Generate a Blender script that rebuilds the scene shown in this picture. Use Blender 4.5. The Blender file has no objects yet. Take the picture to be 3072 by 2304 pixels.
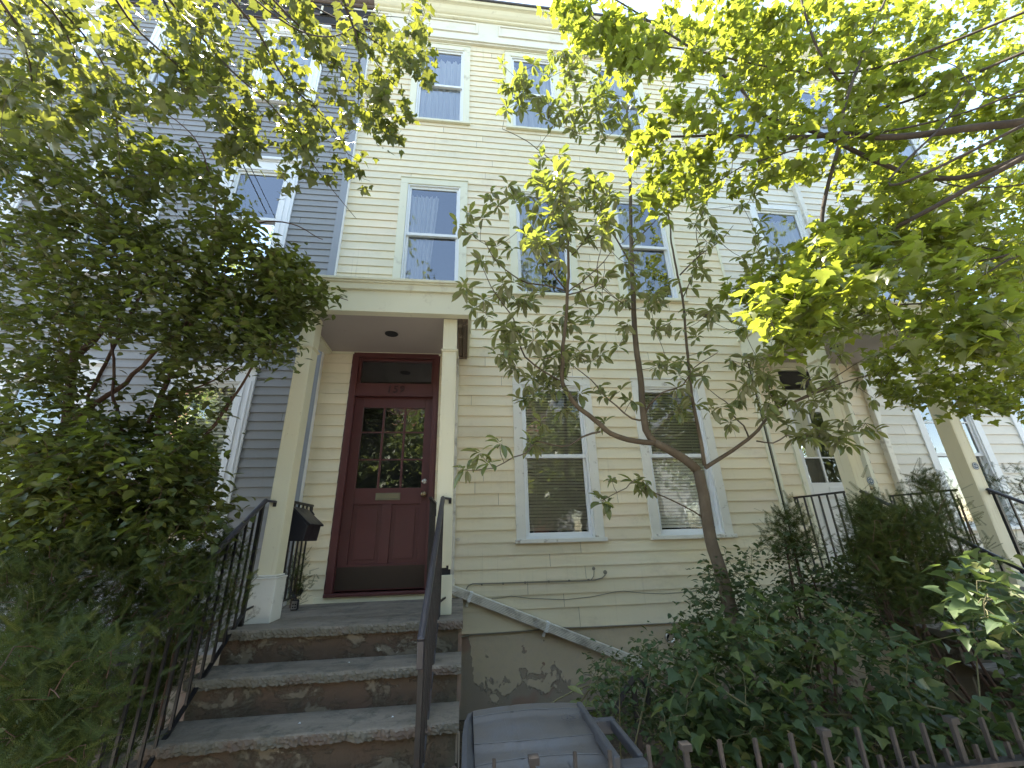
import bpy, math, random
import numpy as np
from mathutils import Vector, Matrix
S = bpy.context.scene
R = math.radians
# ------------------------------------------------------------ camera
FPX = 1212.03
RV = np.array([0.99332731, -0.11266581, -0.02464303])
UV = np.array([-0.01656592, -0.35084575, 0.93628673])
WV = np.array([0.1141334, 0.92963094, 0.35037107])
CAM = np.array([0.0, -4.65, 0.0])
G = -1.62                                    # ground level; the camera is at eye height, z = 0
cd = bpy.data.cameras.new('camera'); cam = bpy.data.objects.new('camera', cd); S.collection.objects.link(cam)
cd.sensor_width = 36; cd.sensor_fit = 'HORIZONTAL'; cd.lens = 36 * FPX / 3072; cd.clip_start = 0.02; cd.clip_end = 800
cam.matrix_world = Matrix(((RV[0], UV[0], -WV[0], CAM[0]), (RV[1], UV[1], -WV[1], CAM[1]), (RV[2], UV[2], -WV[2], CAM[2]), (0, 0, 0, 1)))
S.camera = cam
# ------------------------------------------------------------ sky, sun, exposure
SUN_EL, SUN_AZ = 67.0, -47.0                 # azimuth measured from straight behind the house (+Y) towards +X
w = bpy.data.worlds.new('World'); S.world = w; w.use_nodes = True
nt = w.node_tree; nt.nodes.clear()
sky = nt.nodes.new('ShaderNodeTexSky'); sky.sky_type = 'NISHITA'; sky.sun_disc = False
sky.sun_elevation = R(SUN_EL); sky.sun_rotation = R(SUN_AZ); sky.air_density = 1.0; sky.dust_density = 0.3; sky.ozone_density = 1.0
bg = nt.nodes.new('ShaderNodeBackground'); bg.inputs[1].default_value = 0.15
tint = nt.nodes.new('ShaderNodeMix'); tint.data_type = 'RGBA'; tint.blend_type = 'MULTIPLY'; tint.inputs[0].default_value = 1; tint.inputs[7].default_value = (1.0, .89, .75, 1)
nt.links.new(sky.outputs[0], tint.inputs[6])
wo = nt.nodes.new('ShaderNodeOutputWorld'); nt.links.new(tint.outputs[2], bg.inputs[0]); nt.links.new(bg.outputs[0], wo.inputs[0])
sl = bpy.data.lights.new('sun', 'SUN'); sl.energy = 4.2; sl.angle = R(0.53); sl.color = (1, 0.92, 0.79)
so = bpy.data.objects.new('sun', sl); S.collection.objects.link(so)
sd = Vector((math.sin(R(SUN_AZ)) * math.cos(R(SUN_EL)), math.cos(R(SUN_AZ)) * math.cos(R(SUN_EL)), math.sin(R(SUN_EL))))
so.rotation_euler = sd.to_track_quat('Z', 'Y').to_euler(); so.location = (0, 0, 30)
S.view_settings.view_transform = 'Standard'; S.view_settings.look = 'None'; S.view_settings.gamma = 1; S.view_settings.use_curve_mapping = False
S.view_settings.exposure = 2.68
S.cycles.max_bounces = 8; S.cycles.diffuse_bounces = 4; S.cycles.glossy_bounces = 3; S.cycles.transmission_bounces = 4
S.cycles.transparent_max_bounces = 12; S.cycles.use_denoising = True; S.cycles.sample_clamp_indirect = 8
S.cycles.caustics_reflective = False; S.cycles.caustics_refractive = False
# ------------------------------------------------------------ helpers
def ray(px, py):
    return WV + RV * (px - 1536) / FPX - UV * (py - 1152) / FPX
def at(px, py, Y):
    d = ray(px, py); return CAM + d * ((Y - CAM[1]) / d[1])
def tag(o, label=None, cat=None, group=None, kind=None):
    if label: o['label'] = label
    if cat: o['category'] = cat
    if group: o['group'] = group
    if kind: o['kind'] = kind
    return o
def thing(name, label, cat, loc=(0, 0, 0), group=None):
    o = bpy.data.objects.new(name, None); o.empty_display_size = .1; S.collection.objects.link(o); o.location = loc
    return tag(o, label, cat, group)
def link(name, me, mat, parent=None, smooth=False, keep=None):
    o = bpy.data.objects.new(name, me); S.collection.objects.link(o)
    for m in (mat if isinstance(mat, (list, tuple)) else [mat]): me.materials.append(m)
    if smooth: me.polygons.foreach_set('use_smooth', [True] * len(me.polygons))
    if parent is not None:
        o.parent = parent
        wl = Vector((0, 0, 0)); q = parent
        while q is not None: wl += q.location; q = q.parent
        o.location = -wl
    return o
class MB:
    def __init__(s): s.v = []; s.f = []; s.m = []
    def add(s, vs, fs, m=0):
        n = len(s.v); s.v += [tuple(map(float, a)) for a in vs]; s.f += [tuple(i + n for i in f) for f in fs]; s.m += [m] * len(fs); return s
    def box(s, x0, x1, y0, y1, z0, z1, m=0):
        return s.add([(x0, y0, z0), (x1, y0, z0), (x1, y1, z0), (x0, y1, z0), (x0, y0, z1), (x1, y0, z1), (x1, y1, z1), (x0, y1, z1)],
                     [(0, 3, 2, 1), (4, 5, 6, 7), (0, 1, 5, 4), (1, 2, 6, 5), (2, 3, 7, 6), (3, 0, 4, 7)], m)
    def quad(s, a, b, c, d, m=0): return s.add([a, b, c, d], [(0, 1, 2, 3)], m)
    def bar(s, a, b, w_, h, up=(0, 0, 1), m=0):
        a = Vector(a); b = Vector(b); t = (b - a).normalized(); sd_ = t.cross(Vector(up))
        if sd_.length < 1e-4: sd_ = t.cross(Vector((1, 0, 0)))
        sd_.normalize(); u = sd_.cross(t).normalized(); vs = []
        for p in (a, b):
            for sx, sy in ((-1, -1), (1, -1), (1, 1), (-1, 1)): vs.append(p + sd_ * (w_ / 2 * sx) + u * (h / 2 * sy))
        return s.add(vs, [(0, 1, 2, 3), (7, 6, 5, 4), (0, 4, 5, 1), (1, 5, 6, 2), (2, 6, 7, 3), (3, 7, 4, 0)], m)
    def tube(s, pts, r0, r1=None, n=8, m=0, cap=True):
        r1 = r0 if r1 is None else r1; P = [Vector(p) for p in pts]; k = len(P); base = len(s.v); u = None
        for i, p in enumerate(P):
            t = (P[min(i + 1, k - 1)] - P[max(i - 1, 0)]); t = t.normalized() if t.length > 1e-9 else Vector((0, 0, 1))
            if u is None: u = t.orthogonal().normalized()
            u = (u - t * u.dot(t)); u = u.normalized() if u.length > 1e-6 else t.orthogonal().normalized()
            b = t.cross(u); rr = r0 + (r1 - r0) * i / max(1, k - 1)
            for j in range(n):
                a = 2 * math.pi * j / n; s.v.append(tuple(p + (u * math.cos(a) + b * math.sin(a)) * rr))
        for i in range(k - 1):
            for j in range(n):
                s.f.append((base + i * n + j, base + i * n + (j + 1) % n, base + (i + 1) * n + (j + 1) % n, base + (i + 1) * n + j)); s.m.append(m)
        if cap:
            s.f.append(tuple(base + j for j in range(n))[::-1]); s.m.append(m)
            s.f.append(tuple(base + (k - 1) * n + j for j in range(n))); s.m.append(m)
        return s
    def lathe(s, c, prof, n=16, axis='z', m=0):
        base = len(s.v)
        for (r, h) in prof:
            for j in range(n):
                a = 2 * math.pi * j / n; q = (r * math.cos(a), r * math.sin(a))
                s.v.append((c[0] + q[0], c[1] + q[1], c[2] + h) if axis == 'z' else ((c[0] + q[0], c[1] + h, c[2] + q[1]) if axis == 'y' else (c[0] + h, c[1] + q[0], c[2] + q[1])))
        for i in range(len(prof) - 1):
            for j in range(n):
                s.f.append((base + i * n + j, base + i * n + (j + 1) % n, base + (i + 1) * n + (j + 1) % n, base + (i + 1) * n + j)); s.m.append(m)
        s.f.append(tuple(base + j for j in range(n))[::-1]); s.m.append(m); s.f.append(tuple(base + (len(prof) - 1) * n + j for j in range(n))); s.m.append(m)
        return s
    def prism(s, poly, axis, a, b, m=0):
        """poly in the two other axes, extruded along axis from a to b"""
        n = len(poly); mk = {'x': lambda p, t: (t, p[0], p[1]), 'y': lambda p, t: (p[0], t, p[1]), 'z': lambda p, t: (p[0], p[1], t)}[axis]
        vs = [mk(p, a) for p in poly] + [mk(p, b) for p in poly]
        return s.add(vs, [tuple(range(n)), tuple(range(2 * n - 1, n - 1, -1))] + [(i, i + n, (i + 1) % n + n, (i + 1) % n) for i in range(n)], m)
    def build(s, name, mat, parent=None, smooth=False, bevel=0, seg=2):
        me = bpy.data.meshes.new(name); me.from_pydata(s.v, [], s.f)
        o = link(name, me, mat, parent, smooth)
        if any(s.m): me.polygons.foreach_set('material_index', s.m)
        me.update()
        import bmesh
        bm = bmesh.new(); bm.from_mesh(me); bmesh.ops.recalc_face_normals(bm, faces=bm.faces); bm.to_mesh(me); bm.free()
        if bevel:
            md = o.modifiers.new('bevel', 'BEVEL'); md.width = bevel; md.segments = seg; md.limit_method = 'ANGLE'; md.angle_limit = R(40)
            if hasattr(md, 'harden_normals'): md.harden_normals = False
        return o
# ------------------------------------------------------------ materials
class NT:
    def __init__(s, name):
        s.mat = bpy.data.materials.new(name); s.mat.use_nodes = True; s.t = s.mat.node_tree; s.t.nodes.clear()
        s.out = s.n('ShaderNodeOutputMaterial')
    def n(s, typ, **kw):
        nd = s.t.nodes.new(typ)
        for k, v in kw.items():
            if isinstance(k, str) and hasattr(nd, k): setattr(nd, k, v)
        return nd
    def set(s, nd, **kw):
        for k, v in kw.items():
            i = nd.inputs[k.replace('_', ' ')] if k.replace('_', ' ') in nd.inputs else nd.inputs[int(k[1:])]
            if hasattr(v, 'is_linked'): s.t.links.new(v, i)
            else: i.default_value = v
        return nd
    def L(s, a, b): s.t.links.new(a, b)
    def coord(s, scale=(1, 1, 1)):
        tc = s.n('ShaderNodeTexCoord'); mp = s.n('ShaderNodeMapping'); s.L(tc.outputs['Object'], mp.inputs[0]); mp.inputs['Scale'].default_value = scale; return mp.outputs[0]
    def noise(s, scale, detail=4, rough=.55, vec=None, dist=0):
        nd = s.n('ShaderNodeTexNoise'); nd.inputs['Scale'].default_value = scale; nd.inputs['Detail'].default_value = detail
        nd.inputs['Roughness'].default_value = rough; nd.inputs['Distortion'].default_value = dist
        s.L(vec if vec is not None else s.coord(), nd.inputs['Vector']); return nd.outputs[0]
    def ramp(s, f, stops):
        nd = s.n('ShaderNodeValToRGB'); s.L(f, nd.inputs[0]); e = nd.color_ramp.elements
        while len(e) < len(stops): e.new(.5)
        for k, (p, c) in enumerate(stops):
            e[k].position = p; e[k].color = (c, c, c, 1) if isinstance(c, (int, float)) else (*c, 1)
        return nd.outputs[0]
    def mix(s, f, a, b, mode='MIX'):
        nd = s.n('ShaderNodeMix', data_type='RGBA', blend_type=mode)
        for sock, v in ((nd.inputs[0], f), (nd.inputs[6], a), (nd.inputs[7], b)):
            if hasattr(v, 'is_linked'): s.L(v, sock)
            else: sock.default_value = v if isinstance(v, (int, float)) else (*v, 1)[:4]
        return nd.outputs[2]
    def math(s, op, a, b=0, c=0):
        nd = s.n('ShaderNodeMath', operation=op)
        for i, v in enumerate((a, b, c)):
            if hasattr(v, 'is_linked'): s.L(v, nd.inputs[i])
            else: nd.inputs[i].default_value = v
        return nd.outputs[0]
    def bump(s, h, strength=.3, dist=.01, nrm=None):
        nd = s.n('ShaderNodeBump'); nd.inputs['Strength'].default_value = strength; nd.inputs['Distance'].default_value = dist; s.L(h, nd.inputs['Height'])
        if nrm is not None: s.L(nrm, nd.inputs['Normal'])
        return nd.outputs[0]
    def pbr(s, col, rough=.6, spec=.4, metal=0, normal=None):
        p = s.n('ShaderNodeBsdfPrincipled')
        for k, v in (('Base Color', col), ('Roughness', rough), ('Specular IOR Level', spec), ('Metallic', metal)):
            if hasattr(v, 'is_linked'): s.L(v, p.inputs[k])
            else: p.inputs[k].default_value = v if isinstance(v, (int, float)) else (*v, 1)
        if normal is not None: s.L(normal, p.inputs['Normal'])
        s.L(p.outputs[0], s.out.inputs[0]); return p
def simple(name, col, rough=.6, var=.15, scale=6, bump=.15, bscale=60, metal=0, spec=.4, dirt=None, dirtlev=(.55, .75), dscale=3):
    t = NT(name); c2 = tuple(min(1, c * (1 - var)) for c in col)
    c = t.mix(t.noise(scale, 5), col, c2)
    if dirt: c = t.mix(t.ramp(t.noise(dscale, 8, .65), [(dirtlev[0], 0), (dirtlev[1], 1)]), c, dirt)
    r = t.math('MULTIPLY_ADD', t.noise(scale * 3, 3), .25, rough - .12)
    t.pbr(c, r, spec, metal, t.bump(t.noise(bscale, 5, .6), bump, .004)); return t.mat
def paint_siding(name, col, green, pink, grime):
    t = NT(name); v = t.coord(); vs = t.coord((.5, 1, 3.2))
    at_ = t.n('ShaderNodeAttribute'); at_.attribute_name = 'rnd'
    c = t.mix(at_.outputs['Fac'], col, tuple(a * .86 for a in col))
    c = t.mix(t.ramp(t.noise(.9, 5, .6, vs), [(.45, 0), (.7, .55)]), c, green)
    c = t.mix(t.ramp(t.noise(1.3, 4, .6, t.coord((.7, 1, 1.4))), [(.5, 0), (.72, .45)]), c, pink)
    g = t.math('MULTIPLY', t.ramp(t.noise(1.6, 8, .7, t.coord((1, 1, 2.5))), [(.52, 0), (.8, 1)]), t.ramp(t.noise(28, 5, .7, v), [(.35, .15), (.7, 1)]))
    c = t.mix(t.math('MULTIPLY', g, .5), c, grime)
    # vertical drip marks
    dr = t.math('MULTIPLY', t.ramp(t.noise(9, 3, .6, t.coord((3, 1, .12))), [(.6, 0), (.78, 1)]), t.ramp(t.noise(1.1, 3, .5, v), [(.45, 0), (.65, 1)]))
    c = t.mix(t.math('MULTIPLY', dr, .32), c, grime)
    chip = t.ramp(t.noise(15, 7, .72, t.coord((.8, 1, 2.2))), [(.70, 0), (.715, 1)])
    c = t.mix(t.math('MULTIPLY', chip, .75), c, (.36, .31, .25))
    b = t.bump(t.noise(90, 4, .6, t.coord((.25, 1, 1))), .12, .002); b = t.bump(t.noise(5, 4, .6, v), .25, .01, b)
    t.pbr(c, .55, .35, 0, b); return t.mat
MT = {}
MT['yellow'] = paint_siding('yellow_clapboard_paint', (.79, .70, .49), (.68, .67, .54), (.82, .68, .54), (.22, .19, .13))
MT['cream'] = paint_siding('cream_siding_paint', (.74, .70, .60), (.64, .66, .57), (.76, .69, .63), (.33, .31, .26))
MT['gray'] = paint_siding('gray_siding', (.27, .275, .28), (.255, .27, .27), (.28, .275, .28), (.16, .16, .16))
MT['trim'] = simple('cream_trim_paint', (.74, .72, .55), .5, .1, 3, .15, 40, dirt=(.35, .3, .2), dirtlev=(.6, .85), dscale=5)
def post_mat():
    t = NT('weathered_post_paint'); v = t.coord()
    c = t.mix(t.noise(2.2, 5, .6, t.coord((1, 1, .5))), (.74, .68, .47), (.70, .68, .53))
    dr = t.math('MULTIPLY', t.ramp(t.noise(16, 4, .6, t.coord((2, 2, .10))), [(.58, 0), (.74, 1)]), t.ramp(t.noise(1.6, 4, .5, v), [(.42, 0), (.6, 1)]))
    c = t.mix(t.math('MULTIPLY', dr, .6), c, (.42, .28, .12)); c = t.mix(t.ramp(t.noise(30, 5, .75, v), [(.66, 0), (.72, .7)]), c, (.33, .27, .18))
    t.pbr(c, .5, .35, 0, t.bump(t.noise(30, 6, .7, v), .3, .003)); return t.mat
MT['post'] = post_mat()
MT['frieze'] = simple('pale_frieze_paint', (.72, .70, .60), .5, .1, 2, .15, 40, dirt=(.5, .45, .36), dirtlev=(.55, .9))
MT['white'] = simple('white_window_paint', (.78, .80, .80), .45, .08, 3, .1, 50, dirt=(.4, .38, .33), dirtlev=(.66, .84), dscale=9)
MT['oldwhite'] = simple('peeling_white_casing', (.74, .73, .66), .6, .12, 4, .35, 30, dirt=(.30, .27, .22), dirtlev=(.60, .72), dscale=11)
MT['graytrim'] = simple('gray_trim', (.28, .30, .33), .55, .12, 3)
MT['whitetrim'] = simple('bright_white_trim', (.80, .82, .84), .45, .06, 3)
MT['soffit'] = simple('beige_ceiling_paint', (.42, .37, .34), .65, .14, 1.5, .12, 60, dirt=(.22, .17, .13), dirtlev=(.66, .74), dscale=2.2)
MT['rotten'] = simple('weathered_brown_wood', (.20, .15, .11), .85, .5, 14, .7, 30, dirt=(.45, .38, .3), dirtlev=(.55, .7), dscale=9)
MT['dark'] = simple('unlit_interior_black', (.025, .025, .028), .9, .1)  # near-black colour stands in for the shade inside rooms and holes
MT['iron'] = simple('black_iron_paint', (.014, .013, .014), .42, .3, 8, .3, 50, spec=.5, dirt=(.09, .045, .03), dirtlev=(.58, .75), dscale=6)
MT['railcap'] = simple('worn_rail_cap', (.032, .029, .036), .34, .3, 8, .15, 60, spec=.6)
MT['rust'] = simple('rusty_iron_fence', (.036, .031, .029), .7, .4, 9, .5, 40, dirt=(.085, .062, .05), dirtlev=(.55, .75), dscale=8)
MT['door'] = simple('dark_red_door_paint', (.115, .036, .035), .42, .3, 2, .08, 60, spec=.45, dirt=(.09, .035, .03), dirtlev=(.5, .8))
MT['kick'] = simple('dull_kick_plate', (.075, .055, .042), .42, .25, 5, .1, 60, metal=.5)
MT['brass'] = simple('aged_brass', (.32, .25, .15), .35, .2, 9, .1, 60, metal=.9)
MT['steel'] = simple('worn_steel', (.55, .53, .5), .3, .15, 9, .1, 60, metal=.9)
MT['bronze'] = simple('greenish_mail_slot', (.23, .22, .15), .45, .25, 9, .1, 60, metal=.6)
MT['white_door'] = simple('white_door_paint', (.72, .72, .70), .45, .08, 2)
MT['blind'] = simple('beige_blind_slats', (.90, .86, .76), .6, .08, 4, .05)
MT['alu'] = simple('dull_white_aluminium', (.72, .69, .60), .45, .2, 6, .15, 60, metal=.15, dirt=(.22, .2, .16), dirtlev=(.5, .75), dscale=8)
MT['shingle'] = simple('dark_roofing', (.10, .10, .11), .9, .3, 8, .4, 30)
MT['browntrim'] = simple('brown_cornice_paint', (.13, .10, .085), .6, .2, 3)
MT['plastic'] = simple('dark_bin_plastic', (.115, .105, .095), .5, .2, 3, .25, 120, spec=.4, dirt=(.11, .11, .115), dirtlev=(.5, .7), dscale=5)
MT['plastic_rim'] = simple('bin_rim_plastic', (.07, .07, .075), .5, .2, 3, .2, 120)
MT['wornrib'] = simple('worn_plastic_edge', (.15, .145, .14), .5, .4, 20, .2, 120)
MT['mailbox'] = simple('black_mailbox_metal', (.018, .018, .024), .4, .3, 4, .05)
MT['cable'] = simple('black_cable_rubber', (.02, .02, .025), .6, .2)
MT['wallcable'] = simple('beige_wall_cable', (.24, .22, .17), .6, .2)
MT['bluesticker'] = simple('blue_sticker_vinyl', (.04, .09, .16), .5, .1)
MT['whitesticker'] = simple('white_sticker_vinyl', (.7, .72, .72), .5, .05)
MT['digits'] = simple('dull_red_digits', (.045, .012, .012), .4, .2)
MT['soil'] = simple('dark_soil_and_litter', (.06, .045, .03), .95, .5, 12, .9, 18, dirt=(.11, .085, .05), dirtlev=(.45, .65), dscale=30)
MT['concrete'] = simple('sidewalk_concrete', (.44, .42, .38), .85, .15, 3, .4, 60, dirt=(.2, .19, .17), dirtlev=(.5, .8))
MT['asphalt'] = simple('street_asphalt', (.11, .105, .10), .9, .2, 4, .5, 120)
MT['brick'] = None
def brick_mat():
    t = NT('red_brick'); v = t.coord(); b = t.n('ShaderNodeTexBrick'); tc = t.n('ShaderNodeTexCoord'); mp = t.n('ShaderNodeMapping'); mp.inputs['Rotation'].default_value = (R(90), 0, 0)
    t.L(tc.outputs['Object'], mp.inputs[0]); t.L(mp.outputs[0], b.inputs['Vector']); b.inputs['Scale'].default_value = 4.5
    b.inputs['Color1'].default_value = (.34, .13, .08, 1); b.inputs['Color2'].default_value = (.26, .09, .06, 1); b.inputs['Mortar'].default_value = (.4, .36, .3, 1)
    t.pbr(b.outputs[0], .85, .2); return t.mat
MT['brick'] = brick_mat()
def glass_mat(name='window_glass', k=1.45, b=.06):
    t = NT(name); fr = t.n('ShaderNodeFresnel'); fr.inputs[0].default_value = 1.75
    nb = t.bump(t.noise(2.2, 3, .5), .10, .02)
    t.L(nb, fr.inputs['Normal'])
    gl = t.n('ShaderNodeBsdfGlossy'); gl.inputs['Roughness'].default_value = .012; gl.inputs[0].default_value = (.92, .95, 1, 1); t.L(nb, gl.inputs['Normal'])
    tr = t.n('ShaderNodeBsdfTransparent'); tr.inputs[0].default_value = (.92, .94, .92, 1)
    mx = t.n('ShaderNodeMixShader'); t.L(t.math('MULTIPLY_ADD', fr.outputs[0], k, b), mx.inputs[0]); t.L(tr.outputs[0], mx.inputs[1]); t.L(gl.outputs[0], mx.inputs[2])
    t.L(mx.outputs[0], t.out.inputs[0]); return t.mat
MT['glass'] = glass_mat()
MT['door_glass'] = glass_mat('door_glass', 1.2, .05)
def curtain_mat():
    t = NT('sheer_curtain'); d = t.n('ShaderNodeBsdfDiffuse'); d.inputs[0].default_value = (.9, .9, .9, 1)
    tr = t.n('ShaderNodeBsdfTransparent'); mx = t.n('ShaderNodeMixShader'); mx.inputs[0].default_value = .8
    t.L(tr.outputs[0], mx.inputs[1]); t.L(d.outputs[0], mx.inputs[2]); t.L(mx.outputs[0], t.out.inputs[0]); return t.mat
MT['curtain'] = curtain_mat()
def stucco_mat():
    t = NT('peeling_foundation_stucco'); v = t.coord()
    n1 = t.math('MULTIPLY_ADD', t.noise(4.2, 10, .7, v, .4), 1.1, -.05)
    mp = t.n('ShaderNodeSeparateXYZ'); t.L(v, mp.inputs[0])
    hz = t.math('ADD', t.math('MULTIPLY_ADD', mp.outputs[2], .85, 1.17), t.math('MINIMUM', t.math('MULTIPLY_ADD', mp.outputs[0], 5.0, -.78), 0))       # bare lower down where the render has fallen off
    k0 = t.math('ADD', n1, hz); spot = t.ramp(t.noise(5.5, 7, .6, v, .2), [(.63, 0), (.645, 1)]); k = t.math('SUBTRACT', k0, t.math('MULTIPLY', spot, .4)); mask = t.ramp(k, [(.485, 0), (.505, 1)])
    up = t.mix(t.noise(4, 5), (.56, .46, .34), (.48, .42, .28)); up = t.mix(t.ramp(t.noise(14, 6, .7, v), [(.5, 0), (.75, .6)]), up, (.42, .37, .31))
    lo = t.mix(t.noise(3, 5), (.27, .25, .19), (.34, .27, .21)); lo = t.mix(t.ramp(t.noise(1.7, 3, .5, v), [(.52, 0), (.56, 1)]), lo, (.30, .21, .16))
    edge = t.ramp(k, [(.475, 0), (.492, 1), (.515, 1), (.535, 0)])
    c = t.mix(mask, lo, up); c = t.mix(t.math('MULTIPLY', edge, .55), c, (.5, .44, .36))
    b = t.bump(mask, .9, .012); b = t.bump(t.noise(60, 5, .65, v), .4, .004, b); b = t.bump(t.noise(6, 5, .65, v), .5, .01, b)
    t.pbr(c, .9, .2, 0, b); return t.mat
MT['stucco'] = stucco_mat()
def riser_mat():
    t = NT('flaking_brownstone_riser'); v = t.coord(); n1 = t.noise(5.5, 10, .72, t.coord((.7, 1, 1.3)), .5)
    c = t.mix(t.noise(2.2, 4), (.15, .088, .062), (.095, .085, .06))
    n2 = t.math('ADD', t.math('MULTIPLY', n1, .75), t.math('MULTIPLY', t.noise(34, 8, .8, v), .25)); m2 = t.ramp(n2, [(.505, 0), (.56, 1)]); c = t.mix(m2, c, (.22, .185, .135))
    m3 = t.ramp(t.noise(9, 8, .75, v, .6), [(.6, 0), (.64, 1)]); c = t.mix(t.math('MULTIPLY', m3, m2), c, (.50, .45, .36))
    c = t.mix(t.ramp(t.noise(1.4, 5, .6, v), [(.5, 0), (.62, .75)]), c, (.10, .10, .07))
    b = t.bump(m2, .8, .01); b = t.bump(t.noise(24, 8, .75, v), .9, .012, b)
    t.pbr(c, .9, .2, 0, b); return t.mat
MT['riser'] = riser_mat()
def tread_mat():
    t = NT('worn_stone_tread'); v = t.coord()
    c = t.mix(t.ramp(t.noise(2.5, 8, .7, t.coord((.45, 1.4, 1))), [(.35, 0), (.65, 1)]), (.14, .12, .092), (.29, .25, .20)); c = t.mix(t.ramp(t.noise(6, 8, .75, v), [(.5, 0), (.62, .7)]), c, (.085, .085, .068)); c = t.mix(t.ramp(t.noise(60, 4, .7, v), [(.55, 0), (.75, .5)]), c, (.30, .28, .25))
    ge = t.n('ShaderNodeNewGeometry'); sx = t.n('ShaderNodeSeparateXYZ'); t.L(ge.outputs['Normal'], sx.inputs[0])
    fr = t.ramp(sx.outputs[2], [(.3, 1), (.75, 0)]); cf = t.mix(t.noise(14, 6, .7, v), (.10, .095, .07), (.19, .18, .15)); cf = t.mix(t.ramp(t.noise(2.3, 4, .6, v), [(.5, 0), (.6, .5)]), cf, (.16, .10, .08))
    c = t.mix(fr, c, cf)
    t.pbr(c, .8, .3, 0, t.bump(t.noise(40, 8, .7, v), .7, .006)); return t.mat
MT['tread'] = tread_mat()
def bark(name, a, b, sc=18):
    t = NT(name); v = t.coord((1, 1, .35)); c = t.mix(t.noise(sc, 6, .7, v), a, b); c = t.mix(t.ramp(t.noise(5, 4), [(.5, 0), (.7, .5)]), c, tuple(x * 1.5 for x in b))
    t.pbr(c, .85, .25, 0, t.bump(t.noise(sc * 2.5, 6, .7, v), .6, .006)); return t.mat
MT['bark_mag'] = bark('smooth_brown_bark', (.085, .062, .042), (.15, .12, .085))
MT['bark_maple'] = bark('dark_maple_bark', (.05, .04, .035), (.10, .08, .06))
MT['bark_shrub'] = bark('reddish_brown_bark', (.075, .035, .025), (.11, .075, .055))
MT['stem'] = bark('pale_green_stem', (.10, .11, .05), (.16, .14, .08))
def leaf_mat(name, a, b, trans, tf=.45, rough=.42, under=None, spec=.45, dk=.6):
    t = NT(name); at_ = t.n('ShaderNodeAttribute'); at_.attribute_name = 'rnd'; f = at_.outputs['Fac']
    c = t.mix(f, a, b); c = t.mix(t.ramp(f, [(.86, 0), (.93, .5)]), c, (.16, .15, .03)); mid = t.n('ShaderNodeAttribute'); mid.attribute_name = 'mid'; vein = t.ramp(mid.outputs['Fac'], [(.0, 1), (.13, 0)]); c = t.mix(t.math('MULTIPLY', vein, .45), c, tuple(x * 1.7 for x in b)); c = t.mix(t.ramp(t.noise(45, 3), [(.4, 0), (.7, .25)]), c, tuple(x * .7 for x in a))
    if under:
        ge = t.n('ShaderNodeNewGeometry'); c = t.mix(ge.outputs['Backfacing'], c, under)
    p = t.n('ShaderNodeBsdfPrincipled'); t.L(c, p.inputs['Base Color']); p.inputs['Roughness'].default_value = rough; p.inputs['Specular IOR Level'].default_value = spec
    tr = t.n('ShaderNodeBsdfTranslucent'); t.L(t.mix(t.math('MULTIPLY', vein, .5), t.mix(f, trans, (trans[0] * dk, trans[1] * dk * 1.12, trans[2])), tuple(x * .45 for x in trans)), tr.inputs[0])
    mx = t.n('ShaderNodeMixShader'); mx.inputs[0].default_value = tf; t.L(p.outputs[0], mx.inputs[1]); t.L(tr.outputs[0], mx.inputs[2]); t.L(mx.outputs[0], t.out.inputs[0]); return t.mat
MT['lf_maple'] = leaf_mat('maple_leaf', (.06, .09, .02), (.11, .13, .03), (.48, .52, .04), .46, .34, dk=.6)
MT['lf_maple_l'] = leaf_mat('shade_toned_maple_leaf', (.045, .07, .03), (.08, .10, .035), (.40, .42, .035), .36, .34, dk=.35)  # shade put into the colour: mostly dark leaves, a few bright as if sunlit
MT['lf_mag'] = leaf_mat('magnolia_leaf', (.11, .14, .06), (.18, .20, .095), (.46, .52, .05), .33, .27, (.20, .20, .13))
MT['lf_shrub'] = leaf_mat('serrated_shrub_leaf', (.038, .06, .02), (.085, .10, .034), (.36, .40, .03), .31, .42, dk=.25)  # low dk tones most leaves dark as if shaded, few as if lit
MT['lf_vine'] = leaf_mat('pointed_shrub_leaf', (.035, .065, .025), (.07, .105, .036), (.16, .22, .04), .32, .55)
MT['lf_yew'] = leaf_mat('yew_needle', (.030, .045, .012), (.068, .088, .02), (.09, .12, .02), .24, .7, None, .2)
MT['lf_far'] = leaf_mat('street_tree_leaf', (.06, .08, .03), (.10, .12, .045), (.26, .30, .06), .42)
# ------------------------------------------------------------ the setting
rng = np.random.default_rng(7); random.seed(7)
def ground_sheet(name, x0, x1, y0, y1, z, mat, kind='structure', n=2, amp=0):
    xs = np.linspace(x0, x1, n); ys = np.linspace(y0, y1, n); v = [(x, y, z + (random.uniform(-amp, amp) if amp else 0)) for y in ys for x in xs]
    f = [(j * n + i, j * n + i + 1, (j + 1) * n + i + 1, (j + 1) * n + i) for j in range(n - 1) for i in range(n - 1)]
    me = bpy.data.meshes.new(name); me.from_pydata(v, [], f); return tag(link(name, me, mat, None, amp > 0), kind=kind)
ground_sheet('ground', -300, 300, -300, 300, G - .03, MT['soil'])
ground_sheet('garden_soil', -14, 16, -3.25, 1, G + .02, MT['soil'], n=60, amp=.03)
ground_sheet('sidewalk', -60, 60, -5.6, -3.25, G, MT['concrete'])
ground_sheet('road', -60, 60, -15, -5.75, G - .12 + .1, MT['asphalt'])
MB().box(-60, 60, -5.75, -5.6, G - .15, G + .005).build('kerb', MT['concrete']); tag(bpy.data.objects['kerb'], kind='structure')
ground_sheet('sidewalk_across', -60, 60, -18, -15, G + .004, MT['concrete'])

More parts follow.
